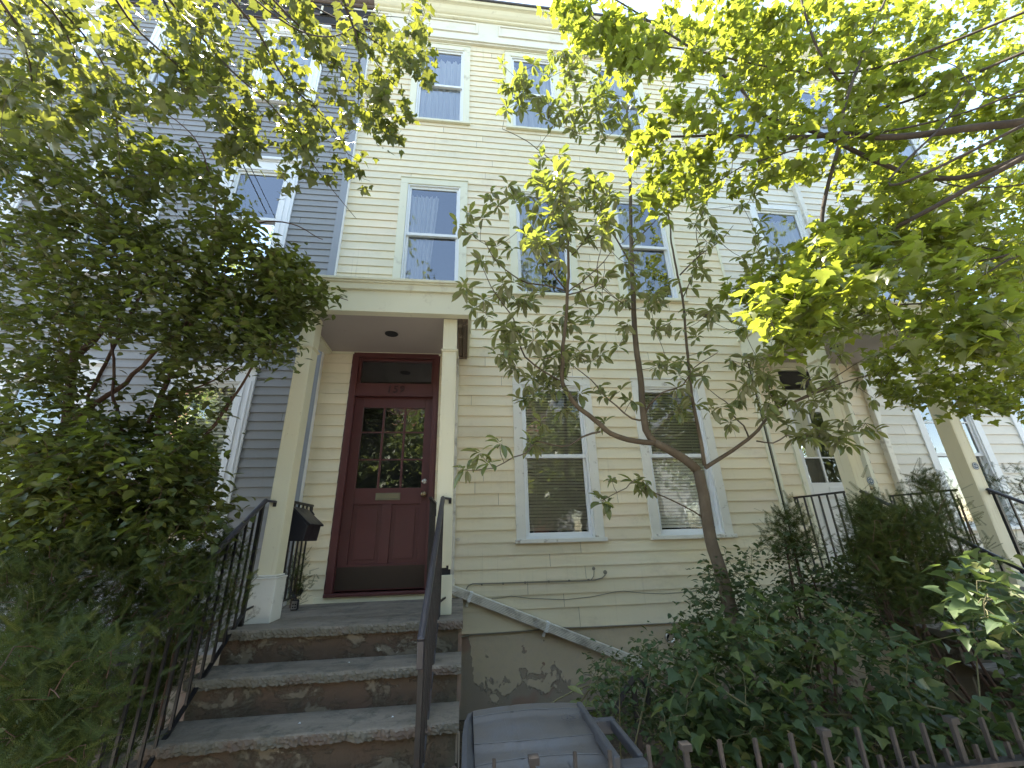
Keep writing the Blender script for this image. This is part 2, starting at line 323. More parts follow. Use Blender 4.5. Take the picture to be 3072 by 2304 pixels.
# ------------------------------------------------------------ row houses
def clapboards(name, parent, x0, x1, edges, y, openings, mat, joint=1.9, lap=.013):
    """edges: board bottom heights going up; every board a slanted face with its own lower lip, joints, slight sag"""
    V, F, RN = [], [], []
    rr = random.Random(int(abs(x0 * 100)) + len(openings))
    def strip(a, b, zb, zt, zrow0, zrow1, rn, dz):
        h = zrow1 - zrow0; yb = y - lap * (1 - (zb - zrow0) / h) - .001; yt = y - lap * (1 - (zt - zrow0) / h) - .001
        k = max(1, int((b - a) / .3)); xs = [a + (b - a) * i / k for i in range(k + 1)]; n = len(V)
        for x in xs:
            s = (math.sin(x * 1.9 + zrow0 * 7) * .0008 + math.sin(x * 5.3 + zrow0 * 3) * .0003 + dz) if zb == zrow0 else 0
            V.extend([(x, yb, zb + s), (x, yt, zt), (x, y + .004, zb + s)])
        for i in range(k):
            o = n + 3 * i; F.append((o, o + 3, o + 4, o + 1)); RN.append(rn)
            if zb == zrow0: F.append((o, o + 2, o + 5, o + 3)); RN.append(rn)
    for e0, e1 in zip(edges[:-1], edges[1:]):
        cuts = sorted({e0, e1} | {z for o in openings for z in (o[2], o[3]) if e0 + .004 < z < e1 - .004})
        js = []; x = x0 + rr.uniform(.3, joint * 1.6)
        while x < x1 - .2: js.append(x); x += rr.uniform(joint * .7, joint * 2.2)
        for zb, zt in zip(cuts[:-1], cuts[1:]):
            zc = (zb + zt) / 2; iv = [(x0, x1)]
            for (a, b, c, d) in openings:
                if c < zc < d:
                    nv = []
                    for (p, q) in iv:
                        if b <= p or a >= q: nv.append((p, q)); continue
                        if a > p: nv.append((p, a))
                        if b < q: nv.append((b, q))
                    iv = nv
            for (p, q) in iv:
                cs = [p] + [j for j in js if p + .1 < j < q - .1] + [q]
                for i in range(len(cs) - 1):
                    q_ = random.Random(int(cs[i] * 1000) + int(e0 * 999)); rn = q_.random()
                    strip(cs[i] + (.0015 if i else 0), cs[i + 1] - (.0015 if i < len(cs) - 2 else 0), zb, zt + (.0 if zt < e1 else .004), e0, e1, rn, q_.uniform(-.0006, .0006))
    me = bpy.data.meshes.new(name); me.from_pydata(V, [], F); o = link(name, me, mat, parent)
    at_ = me.attributes.new('rnd', 'FLOAT', 'FACE'); at_.data.foreach_set('value', RN); return o
def blind(name, parent, x0, x1, z0, z1, y):
    m = MB(); z = z1 - .03; m.box(x0, x1, y - .012, y + .02, z1 - .03, z1)
    while z > z0:
        j = random.uniform(-.0015, .0015); m.quad((x0, y - .010, z - .030 + j), (x1, y - .010, z - .030 - j), (x1, y + .010, z + .003 - j), (x0, y + .010, z + .003 + j)); z -= .036
    for cx in (x0 + .12, x1 - .12): m.box(cx - .002, cx + .002, y - .014, y - .012, z0, z1)
    return m.build(name, MT['blind'], parent)
def curtain(name, parent, x0, x1, z0, z1, y, open_=0, seed=0):
    rr = random.Random(seed); nx, nz = 60, 14; V = []; ph = [rr.uniform(0, 6) for _ in range(4)]
    for j in range(nz + 1):
        tz = j / nz; z = z0 + (z1 - z0) * tz
        for i in range(nx + 1):
            tx = i / nx; wv = (1 - open_) + open_ * tz * .25
            x = x0 + (x1 - x0) * tx * wv
            yy = y + .022 * math.sin(tx * 38 + ph[0] + .6 * math.sin(tz * 3 + ph[1])) + .012 * math.sin(tx * 85 + ph[2])
            V.append((x, yy, z))
    F = [(j * (nx + 1) + i, j * (nx + 1) + i + 1, (j + 1) * (nx + 1) + i + 1, (j + 1) * (nx + 1) + i) for j in range(nz) for i in range(nx)]
    me = bpy.data.meshes.new(name); me.from_pydata(V, [], F); return link(name, me, MT['curtain'], parent, True)
def window(parent, x0, x1, z0, z1, y, zmeet, cover, casing='oldwhite', frame='white', cw=.105, seed=0, label=None, arch=False):
    """outer casing rectangle; the casing is the window's own mesh, the rest its sub-parts"""
    m = MB(); yf = y - .026
    m.box(x0, x0 + cw, yf, y + .03, z0, z1 - cw); m.box(x1 - cw, x1, yf, y + .03, z0, z1 - cw); m.box(x0, x1, yf, y + .03, z1 - cw, z1)
    m.box(x0 - .006, x1 + .006, yf - .012, y + .01, z1 + .001, z1 + .018)
    wn = m.build('window', MT[casing], parent, bevel=.003)
    if label: wn['label'] = label
    a, b, c, d = x0 + cw, x1 - cw, z0, z1 - cw; fw = .022
    f = MB(); yi = y - .012
    f.box(a, a + fw, yi, y + .09, c, d); f.box(b - fw, b, yi, y + .09, c, d); f.box(a + fw, b - fw, yi, y + .09, d - fw, d); f.box(a + fw, b - fw, yi + .01, y + .09, c, c + .018)
    f.box(x0 + cw - .02, a, yi - .006, y, c, d)                        # blind stop line
    sw = .03; yu = y + .012; yl = y + .042; ga, gb = a + fw, b - fw; zm = zmeet
    for (s0, s1, ys) in ((zm - .022, d - fw, yu), (c + .018, zm + .022, yl)):
        f.box(ga, ga + sw, ys, ys + .028, s0, s1); f.box(gb - sw, gb, ys, ys + .028, s0, s1)
        f.box(ga + sw, gb - sw, ys, ys + .028, s1 - .04, s1); f.box(ga + sw, gb - sw, ys, ys + .028, s0, s0 + (.044 if ys == yu else .045))
    if arch:
        for k in range(1, 3): pass
        f.box(ga + sw, gb - sw, yu + .004, yu + .012, (zm + d) / 2 - .01, (zm + d) / 2 + .01)
    f.build('window_sash', MT[frame], wn, bevel=.002)
    p = MB(); p.quad((ga + sw, yu + .014, zm + .02), (gb - sw, yu + .014, zm + .02), (gb - sw, yu + .014, d - fw - .04), (ga + sw, yu + .014, d - fw - .04))
    p.build('pane', MT['glass'], wn)
    q = MB(); q.quad((ga + sw, yl + .014, c + .06), (gb - sw, yl + .014, c + .06), (gb - sw, yl + .014, zm - .02), (ga + sw, yl + .014, zm - .02))
    q.build('pane', MT['glass'], wn)
    s = MB(); s.box(x0 - .015, x1 + .02, y - .052, y + .03, z0 - .042, z0); s.build('sill', MT[casing], wn, bevel=.004)
    it = MB(); it.quad((a, y + .35, c), (b, y + .35, c), (b, y + .35, d), (a, y + .35, d)); it.quad((a, y + .05, c), (a, y + .35, c), (a, y + .35, d), (a, y + .05, d))
    it.quad((b, y + .05, c), (b, y + .35, c), (b, y + .35, d), (b, y + .05, d)); it.quad((a, y + .05, d), (b, y + .05, d), (b, y + .35, d), (a, y + .35, d)); it.quad((a, y + .05, c), (b, y + .05, c), (b, y + .35, c), (a, y + .35, c))
    it.build('dark_room_backing', MT['dark'], wn)  # shallow dark box in place of an unlit room
    if cover == 'blind': blind('blind', wn, a + .03, b - .03, c + .09, d - .02, y + .085)
    elif cover == 'half': curtain('curtain', wn, a + .02, b - .02, c + .05, d - .12, y + .095, .55, seed)
    elif cover == 'full': curtain('curtain', wn, a + .02, b - .02, c + .02, d - .15, y + .095, 0, seed)
    return wn
def panel_door(parent, dx, y, col, framecol, main):
    """front door with its frame, transom and fittings; dx shifts the whole porch bay"""
    X0, X1 = -1.28 + dx, -.385 + dx
    f = MB()
    f.box(-1.345 + dx, X0, y - .035, y + .06, -.50, 2.06); f.box(X1, -.332 + dx, y - .035, y + .06, -.50, 2.06); f.box(-1.345 + dx, -.332 + dx, y - .035, y + .06, 2.06, 2.122)
    f.box(-1.36 + dx, -1.345 + dx, y - .02, y, -.50, 2.13); f.box(-.332 + dx, -.318 + dx, y - .02, y, -.50, 2.13)
    f.box(X0, X1, y - .015, y + .06, 1.588, 1.735); f.box(X0, X1, y - .03, y + .06, 1.570, 1.592)
    f.box(X0, X0 + .03, y, y + .06, 1.735, 2.06); f.box(X1 - .03, X1, y, y + .06, 1.735, 2.06); f.box(X0 + .03, X1 - .03, y, y + .06, 2.03, 2.06)
    f.box(X0 - .07, X1 + .058, y - .07, y + .06, -.528, -.4995, 0)
    fr = f.build('door_frame', framecol, parent, bevel=.004)
    t = MB(); t.quad((X0 + .03, y + .03, 1.735), (X1 - .03, y + .03, 1.735), (X1 - .03, y + .03, 2.03), (X0 + .03, y + .03, 2.03)); t.build('transom_pane', MT['door_glass'], fr)
    t = MB(); t.box(X0, X1, y + .25, y + .27, -.5, 2.06); t.build('dark_hall_backing', MT['dark'], fr)  # flat dark panel in place of the unlit hall
    yd = y + .03; rows = [(.525, .825), (.838, 1.140), (1.153, 1.442)]; cols = [(-1.180, -.948), (-.933, -.708), (-.690, -.476)]
    d = MB(); gx0, gx1, gz0, gz1 = -1.18 + dx, -.476 + dx, .520, 1.445; pz0, pz1 = -.245, .348
    d.box(X0, gx0, yd, yd + .04, -.487, 1.57); d.box(gx1, X1, yd, yd + .04, -.487, 1.57); d.box(gx0, gx1, yd, yd + .04, gz1, 1.57)
    d.box(gx0, gx1, yd, yd + .04, pz1, gz0); d.box(gx0, gx1, yd, yd + .04, -.487, pz0); d.box(-.872 + dx, -.773 + dx, yd, yd + .04, pz0, pz1)
    for (a, b) in ((-1.18, -.872), (-.773, -.476)):
        a += dx; b += dx; d.box(a, b, yd + .016, yd + .03, pz0, pz1)
        d.box(a + .045, b - .045, yd + .008, yd + .02, pz0 + .045, pz1 - .045)
    for k in (0, 1): d.box(gx0, gx1, yd + .008, yd + .03, rows[k][1] + .0, rows[k][1] + .017)
    for (k0, k1) in ((-.954, -.930), (-.712, -.688)): d.box(k0 + dx, k1 + dx, yd + .006, yd + .03, gz0, gz1)
    dr = d.build('door', col, parent, bevel=.003)
    for (r0, r1) in rows:
        for (c0, c1) in cols:
            p = MB(); tl = random.uniform(-.0015, .0015); p.quad((c0 + dx - .004, yd + .018 + tl, r0), (c1 + dx + .004, yd + .018 - tl, r0), (c1 + dx + .004, yd + .018 - tl, r1 + .004), (c0 + dx - .004, yd + .018 + tl, r1 + .004)); p.build('pane', MT['door_glass'], dr)
    ms = MB(); a, b, c, e = -.955 + dx, -.692 + dx, .392, .468
    ms.box(a, b, yd - .008, yd + .002, c, c + .014); ms.box(a, b, yd - .008, yd + .002, e - .014, e); ms.box(a, a + .016, yd - .008, yd + .002, c + .014, e - .014); ms.box(b - .016, b, yd - .008, yd + .002, c + .014, e - .014)
    ms.add([(a + .016, yd - .002, c + .014), (b - .016, yd - .002, c + .014), (b - .016, yd - .012, e - .014), (a + .016, yd - .012, e - .014)], [(0, 1, 2, 3)])
    ms.build('mail_slot', MT['bronze'] if main else MT['white'], dr, bevel=.0015)
    kb = MB(); kb.lathe((-.437 + dx, yd, .445), [(.026, 0), (.026, -.006), (.011, -.012), (.010, -.03), (.026, -.042), (.031, -.055), (.026, -.068), (.012, -.074)], 18, 'y'); kb.build('door_knob', MT['brass'], dr, True)
    lk = MB(); lk.lathe((-.437 + dx, yd, .588), [(.029, 0), (.029, -.008), (.024, -.014), (.012, -.016)], 18, 'y'); lk.build('lock', MT['steel'], dr, True)
    if main:
        kp = MB(); kp.box(X0 + .004, X1 - .004, yd - .003, yd, -.475, -.265); kp.build('kick_plate', MT['kick'], dr)
        cu = bpy.data.curves.new('house_number', 'FONT'); cu.body = '159'; cu.size = .125; cu.extrude = .004; cu.offset = .0015; cu.align_x = 'CENTER'; cu.space_character = 1.15; cu.shear = .15
        no = bpy.data.objects.new('house_number', cu); S.collection.objects.link(no); no.parent = fr; no.location = (-.83 + dx, y - .0185, 1.618); no.rotation_euler = (R(90), 0, 0); cu.materials.append(MT['digits'])
        nm = bpy.data.meshes.new_from_object(no); nv = [(v.co.x - .83 + dx, y - .0185 - v.co.z, 1.618 + v.co.y) for v in nm.vertices]; nf = [tuple(p.vertices) for p in nm.polygons]; bpy.data.objects.remove(no); nb = MB(); nb.add(nv, nf); nb.build('house_number', MT['digits'], fr)
    return dr
def porch(parent, dx, main):
    m = MB(); xl, xr = -1.72 + dx, .04 + dx; yf = -1.05
    m.box(xl, xr, yf, yf + .09, 2.095, 2.335); m.box(xl, xr, yf - .028, yf + .09, 2.335, 2.425); m.box(xl - .03, xr + .02, yf - .06, 0, 2.425, 2.455); m.box(xl - .02, xr + .012, yf - .045, yf + .09, 2.405, 2.4249)
    m.box(xl, xl + .10, yf + .09, 0, 2.095, 2.4249); m.box(xr - .03, xr, yf + .09, 0, 2.10, 2.4249)
    pr = m.build('porch_roof', MT['trim'], parent, bevel=.004)
    c = MB(); c.box(xl + .10, xr - .03, yf + .09, -.002, 2.13, 2.16); ce = c.build('porch_ceiling', MT['soffit'], parent)
    b = MB(); b.box(-1.60 + dx, -.1 + dx, -.022, -.002, 2.105, 2.1299); b.box(-1.62 + dx, -1.60 + dx, yf + .09, -.022, 2.105, 2.1299); b.box(-1.6 + dx, -.2 + dx, yf + .09, yf + .115, 2.11, 2.1299); b.build('ceiling_moulding', MT['trim'], ce, bevel=.003)
    if main:
        u = MB()
        for k, (a, w_) in enumerate(((-.088, .045), (-.038, .03), (-.005, .02))): u.box(a, a + w_, yf + .10, -.03, 2.085 - .012 * (k % 2), 2.129)
        u.box(-.088, .012, -.06, -.03, 2.06, 2.128)
        u.build('rotten_side_beam', MT['rotten'], pr, bevel=.003)
    l = MB(); l.lathe((-.825 + dx, -.53, 2.13), [(.088, 0), (.088, -.005), (.074, -.008), (.072, .004)], 28); lo = l.build('ceiling_light', MT['soffit'], ce, True)
    l = MB(); l.lathe((-.825 + dx, -.53, 2.118), [(.071, .002), (.071, .006)], 28); l.build('dark_lens', MT['dark'], lo)
    for s, (a, b_) in enumerate(((-1.602, -1.466), (-.232, -.096))):
        a += dx; b_ += dx; y0, y1 = -.952, -.80; k = MB()
        rot = main and s == 1
        zb = -.215 if rot else -.20
        k.box(a, b_, y0, y1, zb if rot else -.578, 2.094)
        for q in (a + .012, b_ - .016): k.box(q, q + .004, y0 - .002, y0, 0, 1.7)
        if rot:                                             # foot of the right post rotted away above its plinth
            for j in range(7): xx = a + .0194 * j; k.box(xx, xx + .0192, y0, y1, zb - random.uniform(.0, .05), zb - .0005)
        co = k.build('porch_column', MT['post'], parent, bevel=.004)
        cl = MB(); cl.box(a - .012, b_ + .012, y0 - .012, y1 + .012, 1.728, 1.752); cl.box(a - .018, b_ + .018, y0 - .018, y1 + .018, 1.740, 1.750); cl.build('collar', MT['post'], co, bevel=.004)
        p = MB()
        if main and s == 0:
            w0 = .024; p.box(a - w0, b_ + w0, y0 - w0, y1 + w0, -.579, -.262)
            p.box(a - .012, b_ + .012, y0 - .012, y1 + .012, -.262, -.246); p.box(a - .03, b_ + .03, y0 - .03, y1 + .03, -.275, -.262)
            p.build('plinth', MT['oldwhite'], co, bevel=.005)
        elif rot:
            p.box(-.172, -.082, y0 - .02, y0 + .0, -.579, -.292); p.build('plinth', MT['trim'], co, bevel=.003)
            r_ = MB(); r_.box(a + .006, b_ - .006, y0 + .02, y1 - .02, -.578, zb - .001); r_.build('dark_gap_fill', MT['dark'], co)  # dark box stands in for the shade in the rotted gap
    return pr
def sticker(parent, x, y, z, r=.038):
    m = MB(); m.lathe((x, y, z), [(r, 0), (r, -.001)], 24, 'y'); o = m.build('round_sticker', MT['bluesticker'], parent)
    m = MB(); n = 20
    for i in range(n):
        a0, a1 = 2 * math.pi * i / n, 2 * math.pi * (i + 1) / n
        m.add([(x + math.cos(a) * q, y - .002, z + math.sin(a) * q) for a, q in ((a0, r * .84), (a1, r * .84), (a1, r * .72), (a0, r * .72))], [(0, 1, 2, 3)])
    m.box(x - r * .4, x - r * .3, y - .0025, y - .0015, z - r * .3, z + r * .3); m.box(x - r * .1, x + r * .42, y - .0025, y - .0015, z + r * .15, z + r * .3); m.box(x - r * .1, x + r * .42, y - .0025, y - .0015, z - r * .3, z - r * .15); m.box(x + r * .3, x + r * .42, y - .0025, y - .0015, z - r * .15, z + r * .15)
    m.build('sticker_print', MT['whitesticker'], o)
def cornice(parent, x0, x1, mat, friezemat, panels, dx=0):
    f = MB(); f.box(x0, x1, -.03, .02, 8.215, 8.80); f.box(x0, x1, -.045, .02, 8.165, 8.215); f.box(x0, x1, -.07, .02, 8.195, 8.212)
    for (a, b) in panels:
        a += dx; b += dx; z0, z1, t = 8.465, 8.755, .035
        f.box(a, b, -.052, -.03, z0 - .02, z0 + t); f.box(a, b, -.048, -.03, z1 - t, z1); f.box(a, a + t, -.048, -.03, z0 + t, z1 - t); f.box(b - t, b, -.048, -.03, z0 + t, z1 - t)
    fo = f.build('frieze', friezemat, parent, bevel=.004)
    prof = [(.02, 8.80), (-.05, 8.80), (-.07, 8.815), (-.075, 8.84), (-.095, 8.85), (-.11, 8.862), (-.14, 8.90), (-.17, 8.955), (-.195, 8.97), (-.22, 8.975), (-.235, 9.0), (-.235, 9.03), (.02, 9.03)]
    c = MB(); c.prism(prof, 'x', x0, x1); co = c.build('cornice', mat, parent, bevel=.002)
    r_ = MB(); r_.box(x0, x1, -.25, 9.0, 9.034, 9.065); r_.box(x0, x1, -.262, -.235, 9.025, 9.0655); r_.build('roof', MT['shingle'], parent)
def rows(anchor, step, z0, z1, extra=()):
    k0 = math.ceil((z0 - anchor) / step); e = [anchor + step * k for k in range(k0, int((z1 - anchor) / step) + 2)]; e = [z for z in e if z < z1 - .03] + [z1]
    return sorted(list(extra) + e)
PANELS = [(-2.6, -1.43), (-1.06, .115), (.49, 1.687), (2.04, 3.24)]
YROWS = [-.904] + rows(.057, .1283, -.73, 8.165)
# ---- the yellow house at 159
H1 = thing('row_house', 'pale yellow clapboard row house with dark red front door and columned porch', 'house', (1, 0, G), 'row houses side by side')
wins = [(0.574, 1.558, -.045, 1.842, .86, 'blind', 1), (2.107, 3.088, -.045, 1.842, .86, 'blind', 2),
        (-.985, -.018, 3.07, 4.958, 3.975, 'half', 3), (.592, 1.552, 3.07, 4.958, 3.975, 'half', 4), (2.118, 3.09, 3.07, 4.958, 3.975, 'half', 5),
        (-.977, -.012, 6.20, 8.075, 7.072, 'full', 6), (.599, 1.55, 6.20, 8.075, 7.072, 'full', 7), (2.122, 3.09, 6.20, 8.075, 7.072, 'full', 8)]
openings = [(a, b, c - .03, d) for (a, b, c, d, *_r) in wins] + [(-1.36, -.318, -.53, 2.13)]
clapboards('clapboard_wall', H1, -1.69, 3.755, YROWS, 0, openings, MT['yellow'])
for (a, b, c, d, zm, cv, sd_) in wins: window(H1, a, b, c, d, 0, zm, cv, 'oldwhite' if d < 3 else 'trim', seed=sd_)
m = MB(); m.box(-1.68, 5.47, .42, 9.0, -1.9, 9.03); m.box(-1.68, 5.47, .012, .42, 8.1, 9.03); m.box(-1.68, 5.47, .02, .42, -1.9, -.904)
for a, b in ((-1.68, -1.36), (-.318, .574), (1.558, 2.107), (3.088, 3.74)): m.box(a, b, .02, .42, -.904, 2.4)
for a, b in ((-1.68, -.99), (-.01, .59), (1.556, 2.115), (3.094, 3.74)): m.box(a, b, .02, .42, 2.4, 8.1)
m.build('house_core', MT['dark'], H1)
m = MB(); nx = 120; nz = 30
st = bpy.data.meshes.new('foundation'); V = []
for j in range(nz + 1):
    for i in range(nx + 1):
        x = -1.7 + 5.45 * i / nx; z = -1.7 + .80 * j / nz; V.append((x, .006 + .006 * math.sin(x * 3.1 + z * 2) + random.uniform(-.0015, .0015), z))
st.from_pydata(V, [], [(j * (nx + 1) + i, j * (nx + 1) + i + 1, (j + 1) * (nx + 1) + i + 1, (j + 1) * (nx + 1) + i) for j in range(nz) for i in range(nx)])
fo = link('foundation', st, MT['stucco'], H1, True)
m = MB(); m.lathe((2.15, -.03, -1.034), [(.05, .04), (.05, 0), (.04, 0), (.04, .05)], 20, 'y'); vo = m.build('vent_pipe', MT['steel'], fo, True); m = MB(); m.lathe((2.15, 0, -1.034), [(.039, .0), (.039, .002)], 20, 'y'); m.build('vent_hole', MT['dark'], vo)
panel_door(H1, 0, .012, MT['door'], MT['door'], True)
m = MB(); m.box(-1.45, -.32, -.018, .0, -.60, -.528); m.build('door_base_board', MT['trim'], H1, bevel=.003)
porch(H1, 0, True)
cornice(H1, -1.71, 3.77, MT['trim'], MT['frieze'], PANELS)
m = MB(); m.box(3.755, 3.79, -.022, .01, -.9, 8.165); m.box(3.83, 3.865, -.022, .01, -.9, 2.6); m.build('corner_board', MT['trim'], H1, bevel=.003)
m = MB(); m.tube([(3.80, -.012, -.9), (3.805, -.012, .8), (3.80, -.012, 2.2)], .004, .004, 6); m.build('wall_cable', MT['rust'], H1)
# downspout: behind the right post, then the long diagonal run to the garden
m = MB(); m.box(-.135, -.085, -.075, -.03, -.42, 2.09); dsp = m.build('downspout', MT['alu'], H1, bevel=.006)
m = MB(); A = (-.10, -.052, -.50); B = (1.80, -.075, -1.235); m.bar(A, B, .06, .085, up=(0, 0, 1))
tv = (Vector(B) - Vector(A)).normalized(); up = Vector((0, -1, 0)).cross(tv) * -1
for k in range(6):
    o_ = up * (.033 - .0132 * k); m.bar(Vector(A) + o_ + Vector((0, -.033, 0)), Vector(B) + o_ + Vector((0, -.033, 0)), .008, .006, up=(0, 0, 1))
m.tube([(-.11, -.052, -.40), (-.112, -.052, -.45), (-.10, -.052, -.50), (-.06, -.053, -.52)], .036, .036, 10)
dg = m.build('downspout_run', MT['alu'], dsp, bevel=.004)
for t_ in (.095, .50, .985):
    p = Vector(A) + (Vector(B) - Vector(A)) * t_; n_ = tv * .016; m = MB(); m.bar(p - n_ + Vector((0, -.003, 0)), p + n_ + Vector((0, -.003, 0)), .066, .096); m.bar(p + up * .05 + Vector((0, .02, 0)), p + up * .10 + Vector((0, .03, 0)), .028, .004, up=(0, 1, 0)); m.build('strap', MT['white'], dg, bevel=.002)
wc = MB()
wc.tube([(.03, -.03, -.52), (.06, -.03, -.475), (.106, -.03, -.457), (.45, -.032, -.462), (.8, -.03, -.466), (1.2, -.032, -.47), (1.40, -.03, -.468), (1.48, -.03, -.45), (1.515, -.03, -.425), (1.522, -.01, -.40)], .006, .006, 6)
wc.tube([(1.355, -.03, -.468), (1.39, -.03, -.43), (1.398, -.03, -.38), (1.398, -.005, -.36)], .004, .004, 6)
for x in (.2, .42, .65, .9, 1.12, 1.33): wc.box(x - .008, x + .008, -.04, -.015, -.475, -.456)
wc.lathe((1.522, -.022, -.397), [(.022, 0), (.016, -.004), (.008, -.004)], 12, 'y'); wc.lathe((1.398, -.022, -.357), [(.018, 0), (.012, -.004), (.006, -.004)], 12, 'y')
wc.build('wall_cable', MT['wallcable'], H1)
wc = MB(); wc.tube([(.30, -.02, -.60), (.394, -.022, -.597), (.5, -.022, -.586), (.7, -.022, -.615), (1.068, -.024, -.640), (1.35, -.024, -.625), (1.6, -.022, -.59), (1.703, -.022, -.584), (1.9, -.022, -.61), (2.15, -.022, -.628), (2.4, -.022, -.62), (3.0, -.022, -.6)], .0035, .0035, 5)
wc.tube([(-.02, -.02, -.93), (.1, -.022, -.912), (.6, -.022, -.905), (1.0, -.024, -.893), (1.3, -.022, -.9), (2.3, -.022, -.905), (3.4, -.02, -.905)], .007, .007, 6)
wc.build('wall_cable', MT['wallcable'], H1)
m = MB(); m.tube([(-.085, -.02, -.03), (-.05, -.03, -.02), (-.035, -.03, -.03), (-.05, -.03, -.042), (-.07, -.03, -.035)], .003, .003, 5); m.build('wall_hook', MT['steel'], H1)
# ---- the mirrored neighbour on the right
DX = 5.48
H2 = thing('row_house', 'pale cream row house with white glazed door on the right, yellow boards inside its porch', 'house', (8, 0, G), 'row houses side by side')
wins2 = [(a + DX, b + DX, c, d, zm, cv, sd_ + 20) for (a, b, c, d, zm, cv, sd_) in wins]
op2 = [(a, b, c - .03, d) for (a, b, c, d, *_r) in wins2] + [(-1.36 + DX, -.318 + DX, -.53, 2.13)]
clapboards('porch_clapboards', H2, 3.865, 5.40, [-.904] + rows(.057 + .05, .1283, -.68, 2.13), 0, op2, MT['yellow'])
clapboards('cream_siding', H2, 3.79, 5.40, [2.13] + rows(.0842, .1306, 2.15, 8.165), 0, op2, MT['cream'])
clapboards('cream_siding', H2, 5.48, 9.24, [-.95] + rows(.0842, .1306, -.9, 8.165), 0, op2, MT['cream'])
for i, (a, b, c, d, zm, cv, sd_) in enumerate(wins2): window(H2, a, b, c, d, 0, zm, 'none' if d < 3 else 'full', 'white', cw=.10, seed=sd_, arch=d < 3)
m = MB(); m.box(5.48, 9.24, .42, 9.0, -1.9, 9.03); m.box(3.76, 9.24, .012, .42, 8.1, 9.03); m.box(3.76, 9.24, .02, .42, -1.9, -.904)
for a, b in ((3.76, 4.12), (5.162, 6.054), (7.038, 7.587), (8.568, 9.24)): m.box(a, b, .02, .42, -.904, 2.4)
for a, b in ((3.76, 4.49), (5.47, 6.07), (7.036, 7.595), (8.574, 9.24)): m.box(a, b, .02, .42, 2.4, 8.1)
m.build('house_core', MT['dark'], H2)
m = MB(); m.box(3.76, 9.24, -.01, .02, -1.8, -.9); m.build('foundation', MT['stucco'], H2)
panel_door(H2, DX, .012, MT['white_door'], MT['trim'], False); pr2 = porch(H2, DX, False); cornice(H2, 3.772, 9.25, MT['trim'], MT['frieze'], PANELS, DX)
m = MB(); m.box(5.40, 5.48, -.075, -.0, -.9, 8.165); m.build('downspout', MT['alu'], H2, bevel=.008)
for o_ in [o for o in bpy.data.objects if o.name.startswith('porch_column') and o.parent == H2]:
    pass
sticker(H2, 4.06 - .02, -.956, .42); sticker(H2, 5.31 + .02, -.956, .56)
# ---- the gray house on the left
H3 = thing('row_house', 'gray sided row house on the left with white moulded window casings behind the trees', 'house', (-5, 0, G), 'row houses side by side')
wins3 = []
for k, cx in enumerate((-2.86, -4.45, -6.05, -7.7)):
    for lev, (z0, z1, zm) in enumerate(((-.04, 1.85, .86), (3.07, 5.0, 4.3 if False else 4.03), (6.24, 8.02, 7.1))): wins3.append((cx - .49, cx + .49, z0, z1, zm, ('blind', 'none', 'full')[lev], 40 + k * 3 + lev))
clapboards('gray_siding', H3, -9.4, -1.79, [-.95] + rows(.434, .1013, -.9, 8.1), -.055, [(a, b, c - .03, d + .06) for (a, b, c, d, *_r) in wins3], MT['gray'], lap=.012)
for (a, b, c, d, zm, cv, sd_) in wins3:
    wn = window(H3, a, b, c, d, -.055, zm, cv, 'whitetrim', cw=.15, seed=sd_)
    m = MB(); m.box(a - .03, b + .03, -.12, -.06, d + .019, d + .06); m.box(a + .03, a + .05, -.089, -.081, c, d - .15); m.box(b - .05, b - .03, -.089, -.081, c, d - .15); m.box(a + .10, a + .112, -.089, -.081, c, d - .15); m.box(b - .112, b - .10, -.089, -.081, c, d - .15)
    m.build('casing_moulding', MT['whitetrim'], wn, bevel=.003)
m = MB(); m.box(-9.4, -1.72, .36, 9.0, -1.9, 9.03); m.box(-9.4, -1.70, -.04, .36, 8.1, 9.03); m.box(-9.4, -1.70, -.04, .36, -1.9, -.95)
xs = [-9.4, -8.19, -7.21, -6.54, -5.56, -4.94, -3.96, -3.35, -2.37, -1.70]
for a, b in zip(xs[::2], xs[1::2]): m.box(a, b, -.035, .36, -.95, 8.1)
m.build('house_core', MT['dark'], H3)
m = MB(); m.box(-1.79, -1.70, -.075, .0, -.95, 8.1); m.build('corner_board', MT['graytrim'], H3, bevel=.003)
m = MB(); m.box(-1.6995, -1.692, -.07, .0, -.95, 8.1); m.build('corner_flashing', MT['whitetrim'], H3)
m = MB(); m.box(-9.4, -1.70, -.07, -.0, -1.8, -.95); m.build('foundation', MT['stucco'], H3)
cornice(H3, -9.42, -1.712, MT['browntrim'], MT['browntrim'], [(-3.4, -2.3), (-5, -3.9), (-6.6, -5.5)])
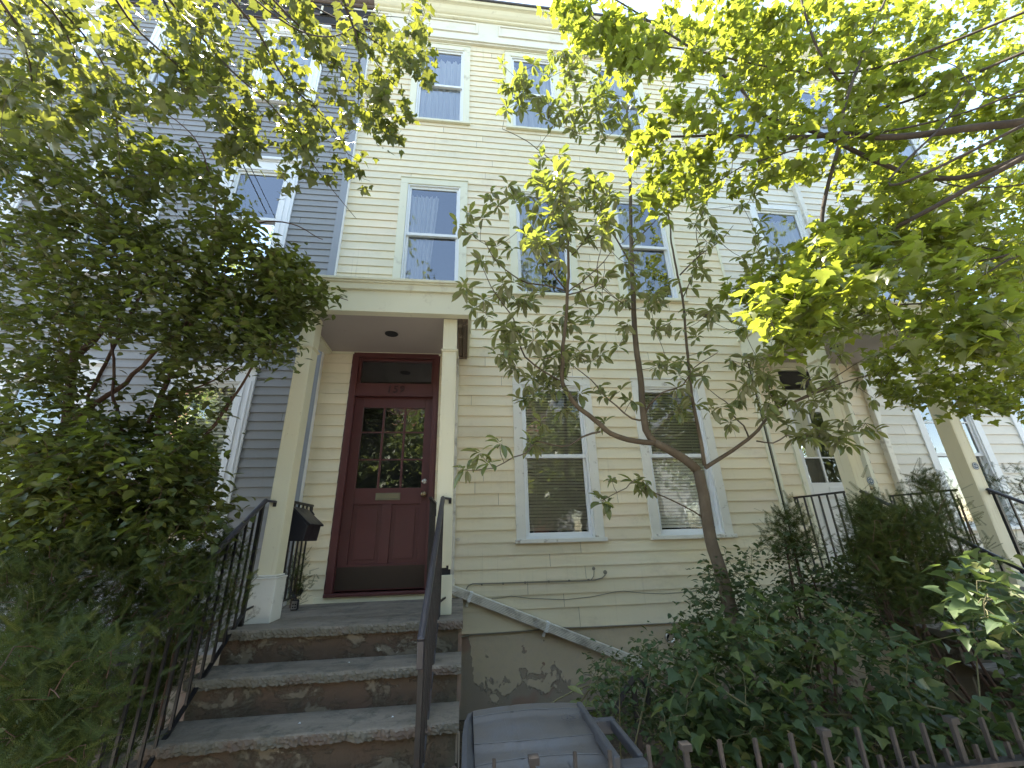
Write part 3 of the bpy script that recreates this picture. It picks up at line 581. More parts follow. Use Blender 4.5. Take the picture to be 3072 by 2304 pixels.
# ------------------------------------------------------------ stone steps
def stone_steps(dx, label, grp):
    t = thing('stone_steps', label, 'steps', (-.8 + dx, -1.7, G), grp)
    levels = [(-.58, -1.17), (-.79, -1.462), (-1.0, -1.762), (-1.21, -2.06), (-1.415, -2.355)]
    x0, x1 = -1.70 + dx, .01 + dx
    for i, (z, yf) in enumerate(levels):
        yb = -.02 if i == 0 else levels[i - 1][1] + .01; th = .062 if i else .066
        nx = 150; ny = 5; nzf = 5; V = []; F = []; rr = np.random.default_rng(i + int(dx))
        prof = [(yb + (yf + .012 - yb) * k / ny, z) for k in range(ny + 1)] + [(yf, z - .006)] + [(yf, z - .006 - (th - .012) * k / nzf) for k in range(1, nzf + 1)] + [(yf + .02, z - th), (yf + .10, z - th)]
        nn = rr.normal(0, 1, (nx + 1, len(prof))); sm = np.cumsum(rr.normal(0, 1, nx + 1)); sm = np.convolve(rr.normal(0, 1, nx + 1), np.ones(9) / 9, 'same')
        for a in range(nx + 1):
            x = x0 + (x1 - x0 + (0 if i < 1 else -.008 * i)) * a / nx
            for b, (yy, zz) in enumerate(prof):
                dy = dz = 0
                if b > ny: dy = nn[a, b] * .0026 + sm[a] * .016 - (.004 if 6 < b < 10 else 0); dz = nn[a, b] * .002 + sm[a] * .004
                if b == ny or b == ny + 1: dy = sm[a] * .012 + nn[a, b] * .002; dz = -abs(sm[a]) * .006
                V.append((x, yy + dy, zz + dz))
        k = len(prof)
        F = [(a * k + b, (a + 1) * k + b, (a + 1) * k + b + 1, a * k + b + 1) for a in range(nx) for b in range(k - 1)]
        F += [tuple(range(k)), tuple(nx * k + b for b in range(k))[::-1]]
        me = bpy.data.meshes.new('tread'); me.from_pydata(V, [], F); link('tread', me, MT['tread'], t)
        zn = levels[i + 1][0] if i + 1 < len(levels) else G - .02
        m = MB(); m.box(x0 + .03, x1 - .035, yf + .035, yf + .30, zn - .01, z - th); m.build('riser', MT['riser'], t)
    m = MB()
    for i, (z, yf) in enumerate(levels): m.box(x0 + .05, x1 - .06, yf + .3005, (0 if i == 0 else levels[i - 1][1] + .03), G, z - .09)
    for i, (z, yf) in enumerate(levels[:4]):
        m.box(x1 - .034, x1 - .022, yf + .05, yf + .075, levels[i + 1][0], z - .07); m.box(x1 - .018, x1 - .01, yf + .05, yf + .07, levels[i + 1][0] - .05, z - .07)
    m.build('side_wall', MT['stucco'], t)
    return t
stone_steps(0, 'worn stone front steps with flaking brown risers leading up to the red door', 'stone front steps')
stone_steps(DX, 'shaded stone steps of the porch on the right, mostly hidden behind dark yews', 'stone front steps')
# ------------------------------------------------------------ railings
def stair_rail(xt, xb, label, side, dx=0, low=True):
    t = thing('stair_railing', label, 'railing', (xt + dx, -1.6, G), 'black iron stair railings')
    T = Vector((xt + dx, -.99, .318)); B = Vector((xb + dx, -2.25, -.487)); C_ = MB(); s = .055 * side
    C_.bar(T, B, .038, .022); C_.bar(T + Vector((0, 0, .011)), B + Vector((0, 0, .011)), .024, .014)
    C_.bar(T + Vector((-s * .2, -.005, 0)), T + Vector((s * 1.3, .02, -.01)), .028, .018)
    pe = B + Vector((0, .03, -.13)); C_.bar(B + Vector((0, .012, .004)), pe, .036, .02, up=(0, 1, 0))
    cap = C_.build('handrail', MT['railcap'], t, bevel=.005)
    m = MB(); m.box(T.x + s * 1.1 - .012, T.x + s * 1.1 + .012, -.965, -.953, .27, .315); m.build('wall_bracket', MT['rust'], t)
    d = B - T
    def step_z(y):
        for z, yf in [(-.58, -1.17), (-.79, -1.462), (-1.0, -1.762), (-1.21, -2.06), (-1.415, -2.355)]:
            if y > yf: return z
        return G
    m = MB(); p0 = T + Vector((0, -.02, -.80)); p1 = B + Vector((0, .14, -.83 + .0)); m.bar(p0, p1, .024, .012); m.bar(p0 + Vector((0, 0, 0)), Vector((T.x + s * .9, -.96, p0.z + .03)), .016, .012); m.build('bottom_bar', MT['iron'], t)
    n = 12
    for k in range(n):
        f = (k + .35) / n; p = T + d * f; q = p0 + (p1 - p0) * max(0, (p.y - p0.y) / (p1.y - p0.y)); m = MB(); m.bar((p.x, p.y, p.z - .01), (p.x, p.y, min(q.z, p.z - .2)), .014, .014, up=(0, 1, 0)); m.build('baluster', MT['iron'], t)
    for (y, ) in ((-2.18,), (-1.03,)):
        f = (y - T.y) / d.y; p = T + d * f; m = MB(); m.bar((p.x, p.y, p.z - .012), (p.x, p.y, step_z(y)), .026, .026, up=(0, 1, 0)); m.build('post', MT['iron'], t)
    return t
def guard_rail(x, label, dx=0, side=1):
    t = thing('guard_railing', label, 'railing', (x + dx, -.5, -.58), 'short iron porch railings'); X = x + dx
    m = MB(); m.bar((X, -.80, .335), (X, -.07, .335), .032, .02); m.tube([(X, -.08, .33), (X, -.065, .30), (X, -.07, .27), (X + .01 * side, -.075, .255)], .012, .008, 6)
    m.prism([(X - .028 + .01 * side, .25), (X + .01 * side, .285), (X + .028 + .01 * side, .25), (X + .01 * side, .205)], 'y', -.082, -.072); m.build('handrail', MT['iron'], t)
    m = MB(); m.bar((X, -.80, -.49), (X, -.08, -.49), .022, .012); m.prism([(X - .022 + .01 * side, -.455), (X + .01 * side, -.42), (X + .022 + .01 * side, -.455), (X + .01 * side, -.50)], 'y', -.082, -.072); m.build('bottom_bar', MT['iron'], t)
    for k in range(7):
        y = -.74 + k * .105; m = MB(); m.bar((X, y, .327), (X, y, -.487), .014, .014, up=(0, 1, 0)); m.build('baluster', MT['iron'], t)
stair_rail(-1.618, -1.60, 'black iron stair railing along the left side of the steps to the red door', 1)
stair_rail(-.178, -.203, 'black iron stair railing right of the red door, seen end-on in front of the post', 1)
stair_rail(-1.618, -1.60, 'black iron stair railing left of the white door, running down behind the yews', 1, DX)
stair_rail(-.178, -.203, 'black iron stair railing at the far right edge, beyond the last porch column', 1, DX)
guard_rail(-1.56, 'short iron porch railing between left post and wall, carrying the black mailbox')
guard_rail(-.30, 'short iron porch railing on the right of the red door, nearly hidden by the post')
guard_rail(-1.56, 'short iron porch railing in front of the white door, left of its porch column', DX)
guard_rail(-.28, 'short iron porch railing behind the yews, right of the white door', DX)
# ------------------------------------------------------------ mailbox and key box
mb = thing('mailbox', 'black metal wall mailbox hung on the short railing left of the red door', 'mailbox', (-1.5, -.45, -.01))
x0, x1, y0, y1 = -1.548, -1.395, -.60, -.235
m = MB(); m.prism([(x0, .0), (x1 - .02, -.005), (x1, .13), (x0, .28)], 'y', y0, y1); m.build('box_body', MT['mailbox'], mb, bevel=.006)
m = MB(); m.prism([(x0, .285), (x0, .297), (x1 + .022, .141), (x1 + .018, .125)], 'y', y0 - .012, y1 + .012); m.build('lid', MT['mailbox'], mb, bevel=.003)
kb = thing('key_box', 'small gray combination key box chained to the railing foot on the porch floor', 'key box', (-1.49, -.36, -.58))
m = MB(); m.box(-1.505, -1.445, -.42, -.39, -.575, -.49); m.box(-1.5, -1.45, -.385, -.37, -.575, -.50); o_ = m.build('box_body', MT['mailbox'], kb, bevel=.006)
m = MB(); m.box(-1.498, -1.452, -.4235, -.4205, -.565, -.50); fp = m.build('face_plate', MT['steel'], kb)
m = MB()
for r_ in range(2):
    for c_ in range(2): m.box(-1.49 + c_ * .02, -1.478 + c_ * .02, -.4265, -.424, -.555 + r_ * .022, -.543 + r_ * .022)
m.build('button', MT['mailbox'], fp)
m = MB()
for i in range(9):
    a = np.array([-1.475, -.40, -.49]) + (np.array([-1.56, -.36, -.40]) - np.array([-1.475, -.40, -.49])) * i / 8; pts = [(a[0] + .011 * math.cos(q), a[1] + (.007 * math.sin(q) if i % 2 else 0), a[2] + (.007 * math.sin(q) if not i % 2 else .003 * math.cos(q))) for q in np.linspace(0, 2 * math.pi, 9)]; m.tube(pts, .003, .003, 5, cap=False)
m.build('chain', MT['mailbox'], kb)
# ------------------------------------------------------------ wheeled bin
bn = thing('trash_cart', 'dark gray plastic wheeled trash cart with scuffed ribbed lid behind the iron fence', 'trash cart', (.32, -2.7, G))
Y0, Y1, X0, X1, ZL = -3.0, -2.43, .055, .53, -.72
m = MB(); m.add([(X0 + .07, Y0 + .08, G + .03), (X1 - .02, Y0 + .08, G + .03), (X1 - .02, Y1 - .08, G + .03), (X0 + .07, Y1 - .08, G + .03), (X0, Y0 + .02, ZL - .05), (X1, Y0 + .02, ZL - .05), (X1, Y1, ZL - .05), (X0, Y1, ZL - .05)],
                 [(0, 3, 2, 1), (4, 5, 6, 7), (0, 1, 5, 4), (1, 2, 6, 5), (2, 3, 7, 6), (3, 0, 4, 7)]); m.box(X0 - .015, X1 + .01, Y0 + .005, Y1 + .015, ZL - .09, ZL - .055); m.build('cart_body', MT['plastic'], bn, bevel=.02, seg=3)
nx, ny = 48, 60; V = []
def lidz(x, y):
    u = (x - X0) / (X1 - X0); v_ = (y - Y0) / (Y1 - Y0); z = ZL + .012 * (1 - (2 * u - 1) ** 2)
    arch = .02 * (1 - (2 * u - 1) ** 2)
    for e, h in ((.78, .016), (.43 - arch * 3, .018), (.25, .02)):
        z -= h / (1 + math.exp((v_ - e) * 90))
    z += .004 * math.exp(-((v_ - .79) * 60) ** 2) + .004 * math.exp(-((v_ - (.445 - arch * 3)) * 60) ** 2)
    if v_ > .93: z -= (v_ - .93) * .5
    if v_ < .06: z -= (.06 - v_) * 1.2
    if v_ < .25 and (.40 < u < .425 or .70 < u < .725): z -= .012
    z += -.0025 if (abs((u * 3.1) % 1 - .1) < .015 and v_ > .25) else 0
    return z
for j in range(ny + 1):
    for i in range(nx + 1):
        x = X0 + (X1 - X0) * i / nx; y = Y0 + (Y1 - Y0) * j / ny; V.append((x, y, lidz(x, y)))
n0 = len(V); F = [(j * (nx + 1) + i, j * (nx + 1) + i + 1, (j + 1) * (nx + 1) + i + 1, (j + 1) * (nx + 1) + i) for j in range(ny) for i in range(nx)]
ring = [i for i in range(nx + 1)] + [(j * (nx + 1) + nx) for j in range(1, ny + 1)] + [ny * (nx + 1) + i for i in range(nx - 1, -1, -1)] + [j * (nx + 1) for j in range(ny - 1, 0, -1)]
for r_ in ring: x, y, z = V[r_]; V.append((x, y, ZL - .055))
k = len(ring); F += [(ring[a], ring[(a + 1) % k], n0 + (a + 1) % k, n0 + a) for a in range(k)]
me = bpy.data.meshes.new('lid'); me.from_pydata(V, [], F); ld = link('lid', me, MT['plastic'], bn, True)
md = ld.modifiers.new('es', 'EDGE_SPLIT'); md.split_angle = R(38)
m = MB()                                                        # pale worn ribs and moulded seams
for e in (.80, .455, .27):
    pts = []
    for i in range(25):
        u = i / 24; x = X0 + (X1 - X0) * u; vv = e - (.06 * (1 - (2 * u - 1) ** 2) if e < .5 and e > .3 else 0); y = Y0 + (Y1 - Y0) * vv; pts.append((x, y, lidz(x, y) + .0005))
    m.tube(pts, .0022, .0022, 5)
for u in (.27, .55, .82):
    pts = [(X0 + (X1 - X0) * (u + .02 * (1 - vv)), Y0 + (Y1 - Y0) * vv, lidz(X0 + (X1 - X0) * u, Y0 + (Y1 - Y0) * vv) - .0002) for vv in np.linspace(.3, .97, 18)]; m.tube(pts, .0007, .0007, 4)
m.build('lid_rib', MT['wornrib'], ld, True)
m = MB()                                                        # curved lip along the left edge, rounded at the back
lip = [(X0 - .002, Y1 + .005, ZL - .02), (X0 - .02, Y1 - .05, ZL - .005), (X0 - .036, Y1 - .14, ZL), (X0 - .045, Y1 - .26, ZL - .003), (X0 - .047, Y1 - .4, ZL - .012), (X0 - .047, Y0 + .02, ZL - .03)]
for a, b in zip(lip[:-1], lip[1:]): m.add([a, b, (b[0] + .018, b[1], b[2] + .004), (a[0] + .018, a[1], a[2] + .004), (a[0], a[1], a[2] - .06), (b[0], b[1], b[2] - .06), (X0 + .004, b[1], b[2] - .035), (X0 + .004, a[1], a[2] - .035)], [(0, 1, 2, 3), (0, 4, 5, 1), (3, 2, 6, 7)])
m.build('lid_lip', MT['plastic_rim'], ld)
m = MB(); xh = X1 + .115                                          # handle block on the right with its opening and bar
m.box(X1 - .012, X1 + .012, Y0 + .02, Y1 - .06, ZL - .03, ZL + .012); m.box(X1 + .012, X1 + .04, Y1 - .22, Y1 - .18, ZL - .06, ZL - .005); m.box(X1 + .012, xh, Y1 - .21, Y1 - .18, ZL - .06, ZL - .008)
m.box(xh - .022, xh, Y0 + .08, Y1 - .20, ZL - .05, ZL - .012); m.box(X1 + .012, xh, Y0 + .02, Y0 + .08, ZL - .07, ZL - .02)
hb = m.build('handle', MT['plastic_rim'], bn, bevel=.006)
m = MB()
for i in range(24):
    a0, a1 = 2 * math.pi * i / 24, 2 * math.pi * (i + .9) / 24; cx, cy = .455, -2.64
    m.add([(cx + math.cos(a) * q * 1.15, cy + math.sin(a) * q, ZL + .009) for a, q in ((a0, .036), (a1, .036), (a1, .031), (a0, .031))], [(0, 1, 2, 3)])
for i in range(3):
    a = 2 * math.pi * i / 3; m.bar((cx + .02 * math.cos(a), cy + .02 * math.sin(a), ZL + .009), (cx + .02 * math.cos(a + 1.6), cy + .02 * math.sin(a + 1.6), ZL + .009), .006, .002)
m.build('embossed_mark', MT['plastic_rim'], ld)
for sx in (X0 + .12, X1 - .08): m = MB(); m.lathe((sx - .02, Y1 + .02, G + .12), [(.12, 0), (.12, .045)], 20, 'x'); m.build('wheel', MT['plastic_rim'], bn)
# ------------------------------------------------------------ front fence
fc = thing('iron_fence', 'low rusty iron picket fence of alternating tall and short bars along the sidewalk', 'fence', (1.5, -3.05, G))
m = MB(); m.box(-.1, 6.2, -3.068, -3.032, -.800, -.786); m.box(-.1, 6.2, -3.068, -3.032, -1.48, -1.466); m.build('rail', MT['rust'], fc)
x = -.02; k = 0
while x < 6.0:
    tall = k % 2 == 0; zt = -.656 + random.uniform(-.006, .006) if tall else -.735 + random.uniform(-.005, .005); w_ = .0056 if k % 8 != 4 else .009
    lean = random.uniform(-.006, .006) * (2.2 if random.random() < .2 else 1)
    m = MB(); m.add([(x - w_, -3.058, G), (x + w_, -3.058, G), (x + w_, -3.042, G), (x - w_, -3.042, G), (x + lean - w_, -3.058, zt), (x + lean + w_, -3.058, zt - .002), (x + lean + w_, -3.042, zt - .010), (x + lean - w_, -3.042, zt - .008)],
                    [(0, 3, 2, 1), (4, 5, 6, 7), (0, 1, 5, 4), (1, 2, 6, 5), (2, 3, 7, 6), (3, 0, 4, 7)])
    if k % 8 == 4: m.box(x - .017, x + .017, -3.066, -3.034, zt - .02, zt)
    m.build('picket', MT['rust'], fc, bevel=.002); x += .0635; k += 1
# bent flat iron hoop beside the cart
hp = MB(); pts = [(.79, -2.2, -.86), (.85, -2.2, -.775), (.905, -2.2, -.722), (.94, -2.2, -.73), (.965, -2.2, -.76), (.975, -2.2, -.80), (.965, -2.2, -.835)]
for a, b in zip(pts[:-1], pts[1:]): hp.bar(a, b, .05, .007, up=(0, 0, 1) if abs(b[0] - a[0]) > .02 else (1, 0, 0))
hp.bar((.90, -2.2, -.76), (.90, -2.2, G), .026, .010, up=(0, 1, 0))
tag(hp.build('garden_hoop', MT['rust']), 'bent flat iron hoop on a post standing in the bushes behind the trash cart', 'iron hoop')
# overhead cables
def cable(name, label, a, b, r, n=14, sag=.1, grp=None):
    a, b = Vector(a), Vector(b); m = MB(); m.tube([a.lerp(b, i / n) - Vector((0, 0, sag * 4 * (i / n) * (1 - i / n))) for i in range(n + 1)], r, r, 6); return tag(m.build(name, MT['cable']), label, 'cable', grp)
e0 = at(800, 640, -.10); e1 = at(505, 30, -2.6); e1 = e0 + (e1 - e0) * 2.6
cable('overhead_cable', 'thicker black overhead cable running down to the gray house through the maple leaves', e0, e1, .0065, sag=.0)
e0 = at(826, 655, -.10); e1 = at(520, 20, -2.6); e1 = e0 + (e1 - e0) * 2.6
cable('overhead_cable', 'thinner black overhead wire just right of the thick cable above the gray house', e0, e1, .0045, sag=.0)
# ------------------------------------------------------------ far side of the street, seen in the panes
def far_house(x0, x1, y, zt, mat, label):
    t = thing('house_across', label, 'house', ((x0 + x1) / 2, y, G), 'houses across the street')
    m = MB(); m.box(x0, x1, y - 8, y, G, zt); m.build('wall', mat, t)
    m = MB(); m.box(x0 - .2, x1 + .2, y - 8.2, y + .35, zt, zt + .35); m.build('roof', MT['trim'], t)
    for cx in np.arange(x0 + 1.2, x1 - .8, 2.3):
        for z in (-.2, 2.9, 5.9):
            if z + 1.8 < zt:
                m = MB(); m.box(cx - .5, cx + .5, y + .003, y + .05, z, z + 1.75); wn = m.build('window', MT['whitetrim'], t); m = MB(); m.box(cx - .38, cx + .38, y + .051, y + .06, z + .1, z + 1.65); m.build('pane', MT['glass'], wn); m = MB(); m.box(cx - .39, cx + .39, y + .0505, y + .0508, z + .09, z + 1.66); m.build('dark_room_backing', MT['dark'], wn)  # thin dark sheet behind each pane in place of an unlit room
far_house(-16, -5, -19, 8.2, MT['brick'], 'dark brick three storey house across the street on the left')
far_house(-4.6, 5.0, -19, 7.6, MT['brick'], 'red brick house directly across the street')
far_house(5.4, 16, -19, 8.6, MT['gray'], 'gray three storey house across the street on the right')
# ------------------------------------------------------------ foliage
def arr_mesh(name, V, faces_idx, nper, mat, parent, rnd=None, smooth=False):
    """V (N,3); faces_idx flat loop indices with nper verts per face"""
    me = bpy.data.meshes.new(name); nf = len(faces_idx) // nper
    me.vertices.add(len(V)); me.vertices.foreach_set('co', np.asarray(V, np.float32).ravel())
    me.loops.add(len(faces_idx)); me.loops.foreach_set('vertex_index', np.asarray(faces_idx, np.int32))
    me.polygons.add(nf); me.polygons.foreach_set('loop_start', np.arange(nf, dtype=np.int32) * nper)
    me.update(calc_edges=True); me.validate(verbose=False)
    if rnd is not None:
        a = me.attributes.new('rnd', 'FLOAT', 'POINT'); a.data.foreach_set('value', np.asarray(rnd, np.float32))
    return link(name, me, mat, parent, smooth)
def fan_leaf(outline, center, fold=.22, droop=.18):
    """right-half outline from base to tip; x across, y along, unit length"""
    rt = [tuple(p) for p in outline]; lf = [(-x, y) for x, y in rt[1:-1]][::-1]; ring = rt + lf
    P = [(0.0, center)] + ring; V = np.array([(x, y, abs(x) * fold - droop * y * y) for x, y in P]); n = len(ring)
    F = np.array([(0, 1 + i, 1 + (i + 1) % n) for i in range(n)]); return V, F
MAPLE = fan_leaf([(0, 0), (.10, -.05), (.28, -.10), (.30, .02), (.46, .05), (.58, .22), (.66, .40), (.48, .38), (.34, .40), (.36, .52), (.26, .56), (.20, .62), (.16, .78), (0, 1.02)], .30, .20, .22)
MAPLE_S = fan_leaf([(0, 0), (.30, -.06), (.60, .36), (.34, .42), (.24, .60), (0, 1.0)], .30, .2, .2)
def strip_leaf(wid, k=4, fold=.25, droop=.3, pos=.5):
    V = []; F = []
    for i in range(k + 1):
        t = i / k; w_ = wid * (math.sin(math.pi * t ** (math.log(.5) / math.log(pos))) ** .8 if 0 < t < 1 else 0) / 2; z = -droop * t * t
        V += [(-w_, t, z + w_ * fold * 2), (0, t, z), (w_, t, z + w_ * fold * 2)]
    for i in range(k):
        a = 3 * i; F += [(a, a + 1, a + 4), (a, a + 4, a + 3), (a + 1, a + 2, a + 5), (a + 1, a + 5, a + 4)]
    return np.array(V), np.array(F)
def midrib(tm):
    V = tm[0]; d = np.minimum(1, np.abs(V[:, 0]) * 6); tips_ = [(.58, .22), (.66, .40), (.28, -.10)]
    for i, v in enumerate(V):
        if any(abs(abs(v[0]) - a) < .01 and abs(v[1] - b) < .01 for a, b in tips_[1:]): d[i] = 0
    return d
MAGN = strip_leaf(.36, 5, .30, .24, .56); OVAL = strip_leaf(.56, 3, .18, .18, .45); HEART = fan_leaf([(0, 0), (.16, -.05), (.36, .04), (.44, .20), (.50, .40), (.33, .44), (.25, .58), (.13, .80), (0, 1.04)], .30, .22, .25)
def frames(u, roll, nz=(0, 0, 1)):
    """orthonormal frames: y axis = u, normal near nz, rolled"""
    u = u / np.linalg.norm(u, axis=1, keepdims=True); up = np.tile(np.array(nz, float), (len(u), 1)); x = np.cross(u, up); l = np.linalg.norm(x, axis=1, keepdims=True)
    x = np.where(l < 1e-3, np.array([1., 0, 0]), x / np.maximum(l, 1e-6)); z = np.cross(x, u); c, s = np.cos(roll)[:, None], np.sin(roll)[:, None]
    return np.stack([x * c + z * s, u, -x * s + z * c], 2)
def scatter(name, tmpl, pos, u, size, roll, mat, parent, g, jitter=.12):
    V, F = tmpl; n = len(pos); M_ = frames(u, roll)
    sc = size[:, None] * (1 + g.uniform(-jitter, jitter, (n, 3)))
    P = np.einsum('nij,nkj->nki', M_, V[None] * sc[:, None, :]) + pos[:, None, :]
    idx = (F[None] + (np.arange(n) * len(V))[:, None, None]).ravel(); r = np.repeat(g.random(n), len(V))
    o = arr_mesh(name, P.reshape(-1, 3), idx, 3, mat, parent, r); a_ = o.data.attributes.new('mid', 'FLOAT', 'POINT'); a_.data.foreach_set('value', np.tile(midrib(tmpl), n).astype(np.float32)); return o
class Tree:
    def __init__(s, name, label, cat, base, bark, group=None, seed=1, trunk_parts=1):
        s.t = thing(name, label, cat, base, group); s.g = np.random.default_rng(seed); s.r = random.Random(seed); s.bark = bark
        s.P = []; s.D = []; s.nodes_r = []; s.br = MB(); s.tr = MB(); s.ends = []
    def limb(s, pts, r0, r1, trunk=False, n=9, wob=.0):
        Q = []; P = [np.array(p, float) for p in pts]                      # smooth with Catmull-Rom
        for i in range(len(P) - 1):
            a, b, c, d = P[max(i - 1, 0)], P[i], P[i + 1], P[min(i + 2, len(P) - 1)]; k = max(2, int(np.linalg.norm(c - b) / .07))
            for j in range(k):
                t = j / k; Q.append(.5 * ((2 * b) + (c - a) * t + (2 * a - 5 * b + 4 * c - d) * t * t + (3 * b - a - 3 * c + d) * t ** 3))
        Q.append(P[-1]); Q = [q + s.g.normal(0, wob, 3) for q in Q]
        m = s.tr if trunk else s.br
        (m.tube(Q, r0, r1, n if r0 > .012 else 5))
        L_ = len(Q)
        for i, q in enumerate(Q):
            s.P.append(q); s.nodes_r.append(r0 + (r1 - r0) * i / (L_ - 1)); s.D.append(Q[min(i + 1, L_ - 1)] - Q[max(i - 1, 0)])
        s.ends.append((Q[-1], Q[-1] - Q[-3])); return Q
    def grow(s, seeds, step=.07, droop=.0, rmax=.006, lift=0., tip=.0013, sides=4, curl=.12, maxlen=9):
        """link every seed to the nearest wood already there, nearest seeds first; returns seed tips and directions"""
        P = np.array(s.P); nr = np.array(s.nodes_r); cap = len(P) + len(seeds) * 14; A = np.zeros((cap, 3)); A[:len(P)] = P; RR = np.zeros(cap); RR[:len(P)] = nr; n = len(P)
        d0 = np.array([np.min(np.sum((P - q) ** 2, 1)) for q in seeds]); order = np.argsort(d0); tips = []; dirs = []
        for k in order:
            q = seeds[k]; dd = np.sum((A[:n] - q) ** 2, 1) ; j = int(np.argmin(dd)); a = A[j]; L_ = math.sqrt(dd[j])
            if L_ > maxlen: continue
            c = (a + q) / 2 + s.g.normal(0, curl, 3) * L_ + np.array([0, 0, lift * L_ - droop * L_]); m = max(2, min(10, int(L_ / step)))
            pts = [a * (1 - t) ** 2 + 2 * c * t * (1 - t) + q * t * t for t in np.linspace(0, 1, m + 1)]
            ra = min(RR[j] * .75, rmax, .0016 + .006 * L_); ra = max(ra, tip * 1.1)
            s.br.tube(pts, ra, tip, sides, cap=False)
            for i, p_ in enumerate(pts[1:]):
                if n < cap: A[n] = p_; RR[n] = ra + (tip - ra) * (i + 1) / m; n += 1
            tips.append(q); dirs.append(pts[-1] - pts[-2])
        return np.array(tips), np.array(dirs)
    def finish(s, smooth=True):
        if s.tr.v: s.tr.build('trunk', s.bark, s.t, smooth)
        if s.br.v: s.br.build('branches', s.bark, s.t, smooth)
def inpoly(x, y, poly):
    c = False; n = len(poly)
    for i in range(n):
        x1, y1 = poly[i]; x2, y2 = poly[i - 1]
        if (y1 > y) != (y2 > y) and x < (x2 - x1) * (y - y1) / (y2 - y1) + x1: c = not c
    return c
def vol(g, n, poly, Ya, Yb, holes=(), clump=0, zmin=None):
    """random points in the slab Ya..Yb whose outline is the given silhouette"""
    xs = [p[0] for p in poly]; ys = [p[1] for p in poly]; out = []; cl = []
    while len(out) < n:
        if clump and cl and g.random() < clump:
            px, py, Y = cl[g.integers(len(cl))]; px += g.normal(0, 38); py += g.normal(0, 28); Y += g.normal(0, .09)
        else:
            px, py, Y = g.uniform(min(xs), max(xs)), g.uniform(min(ys), max(ys)), g.uniform(Ya, Yb); 
            if inpoly(px, py, poly): cl.append((px, py, Y))
        if not inpoly(px, py, poly) or any(inpoly(px, py, h) and g.random() < .93 for h in holes): continue
        p = at(px, py, min(max(Y, min(Ya, Yb)), max(Ya, Yb)))
        if zmin is not None and p[2] < zmin: continue
        out.append(p)
    return np.array(out)
def around(g, tips, dirs, per, spread, back=.10):
    """leaf attachment points strung along the last bit of each twig"""
    k = g.integers(per[0], per[1] + 1, len(tips)); i = np.repeat(np.arange(len(tips)), k); d = dirs / np.maximum(np.linalg.norm(dirs, axis=1, keepdims=True), 1e-6)
    return i, tips[i] - d[i] * g.uniform(-.01, back, len(i))[:, None] + g.normal(0, spread, (len(i), 3)), d[i]
def horiz_dirs(g, d, n, tilt=(-.9, .1), mixd=.45):
    a = g.uniform(0, 2 * math.pi, n); h = np.stack([np.cos(a), np.sin(a), np.zeros(n)], 1) + d * mixd; h[:, 2] = 0
    h /= np.maximum(np.linalg.norm(h, axis=1, keepdims=True), 1e-6); h[:, 2] = g.uniform(*tilt, n); return h
def petioles(tree, P0, P1, r=.0009):
    pass
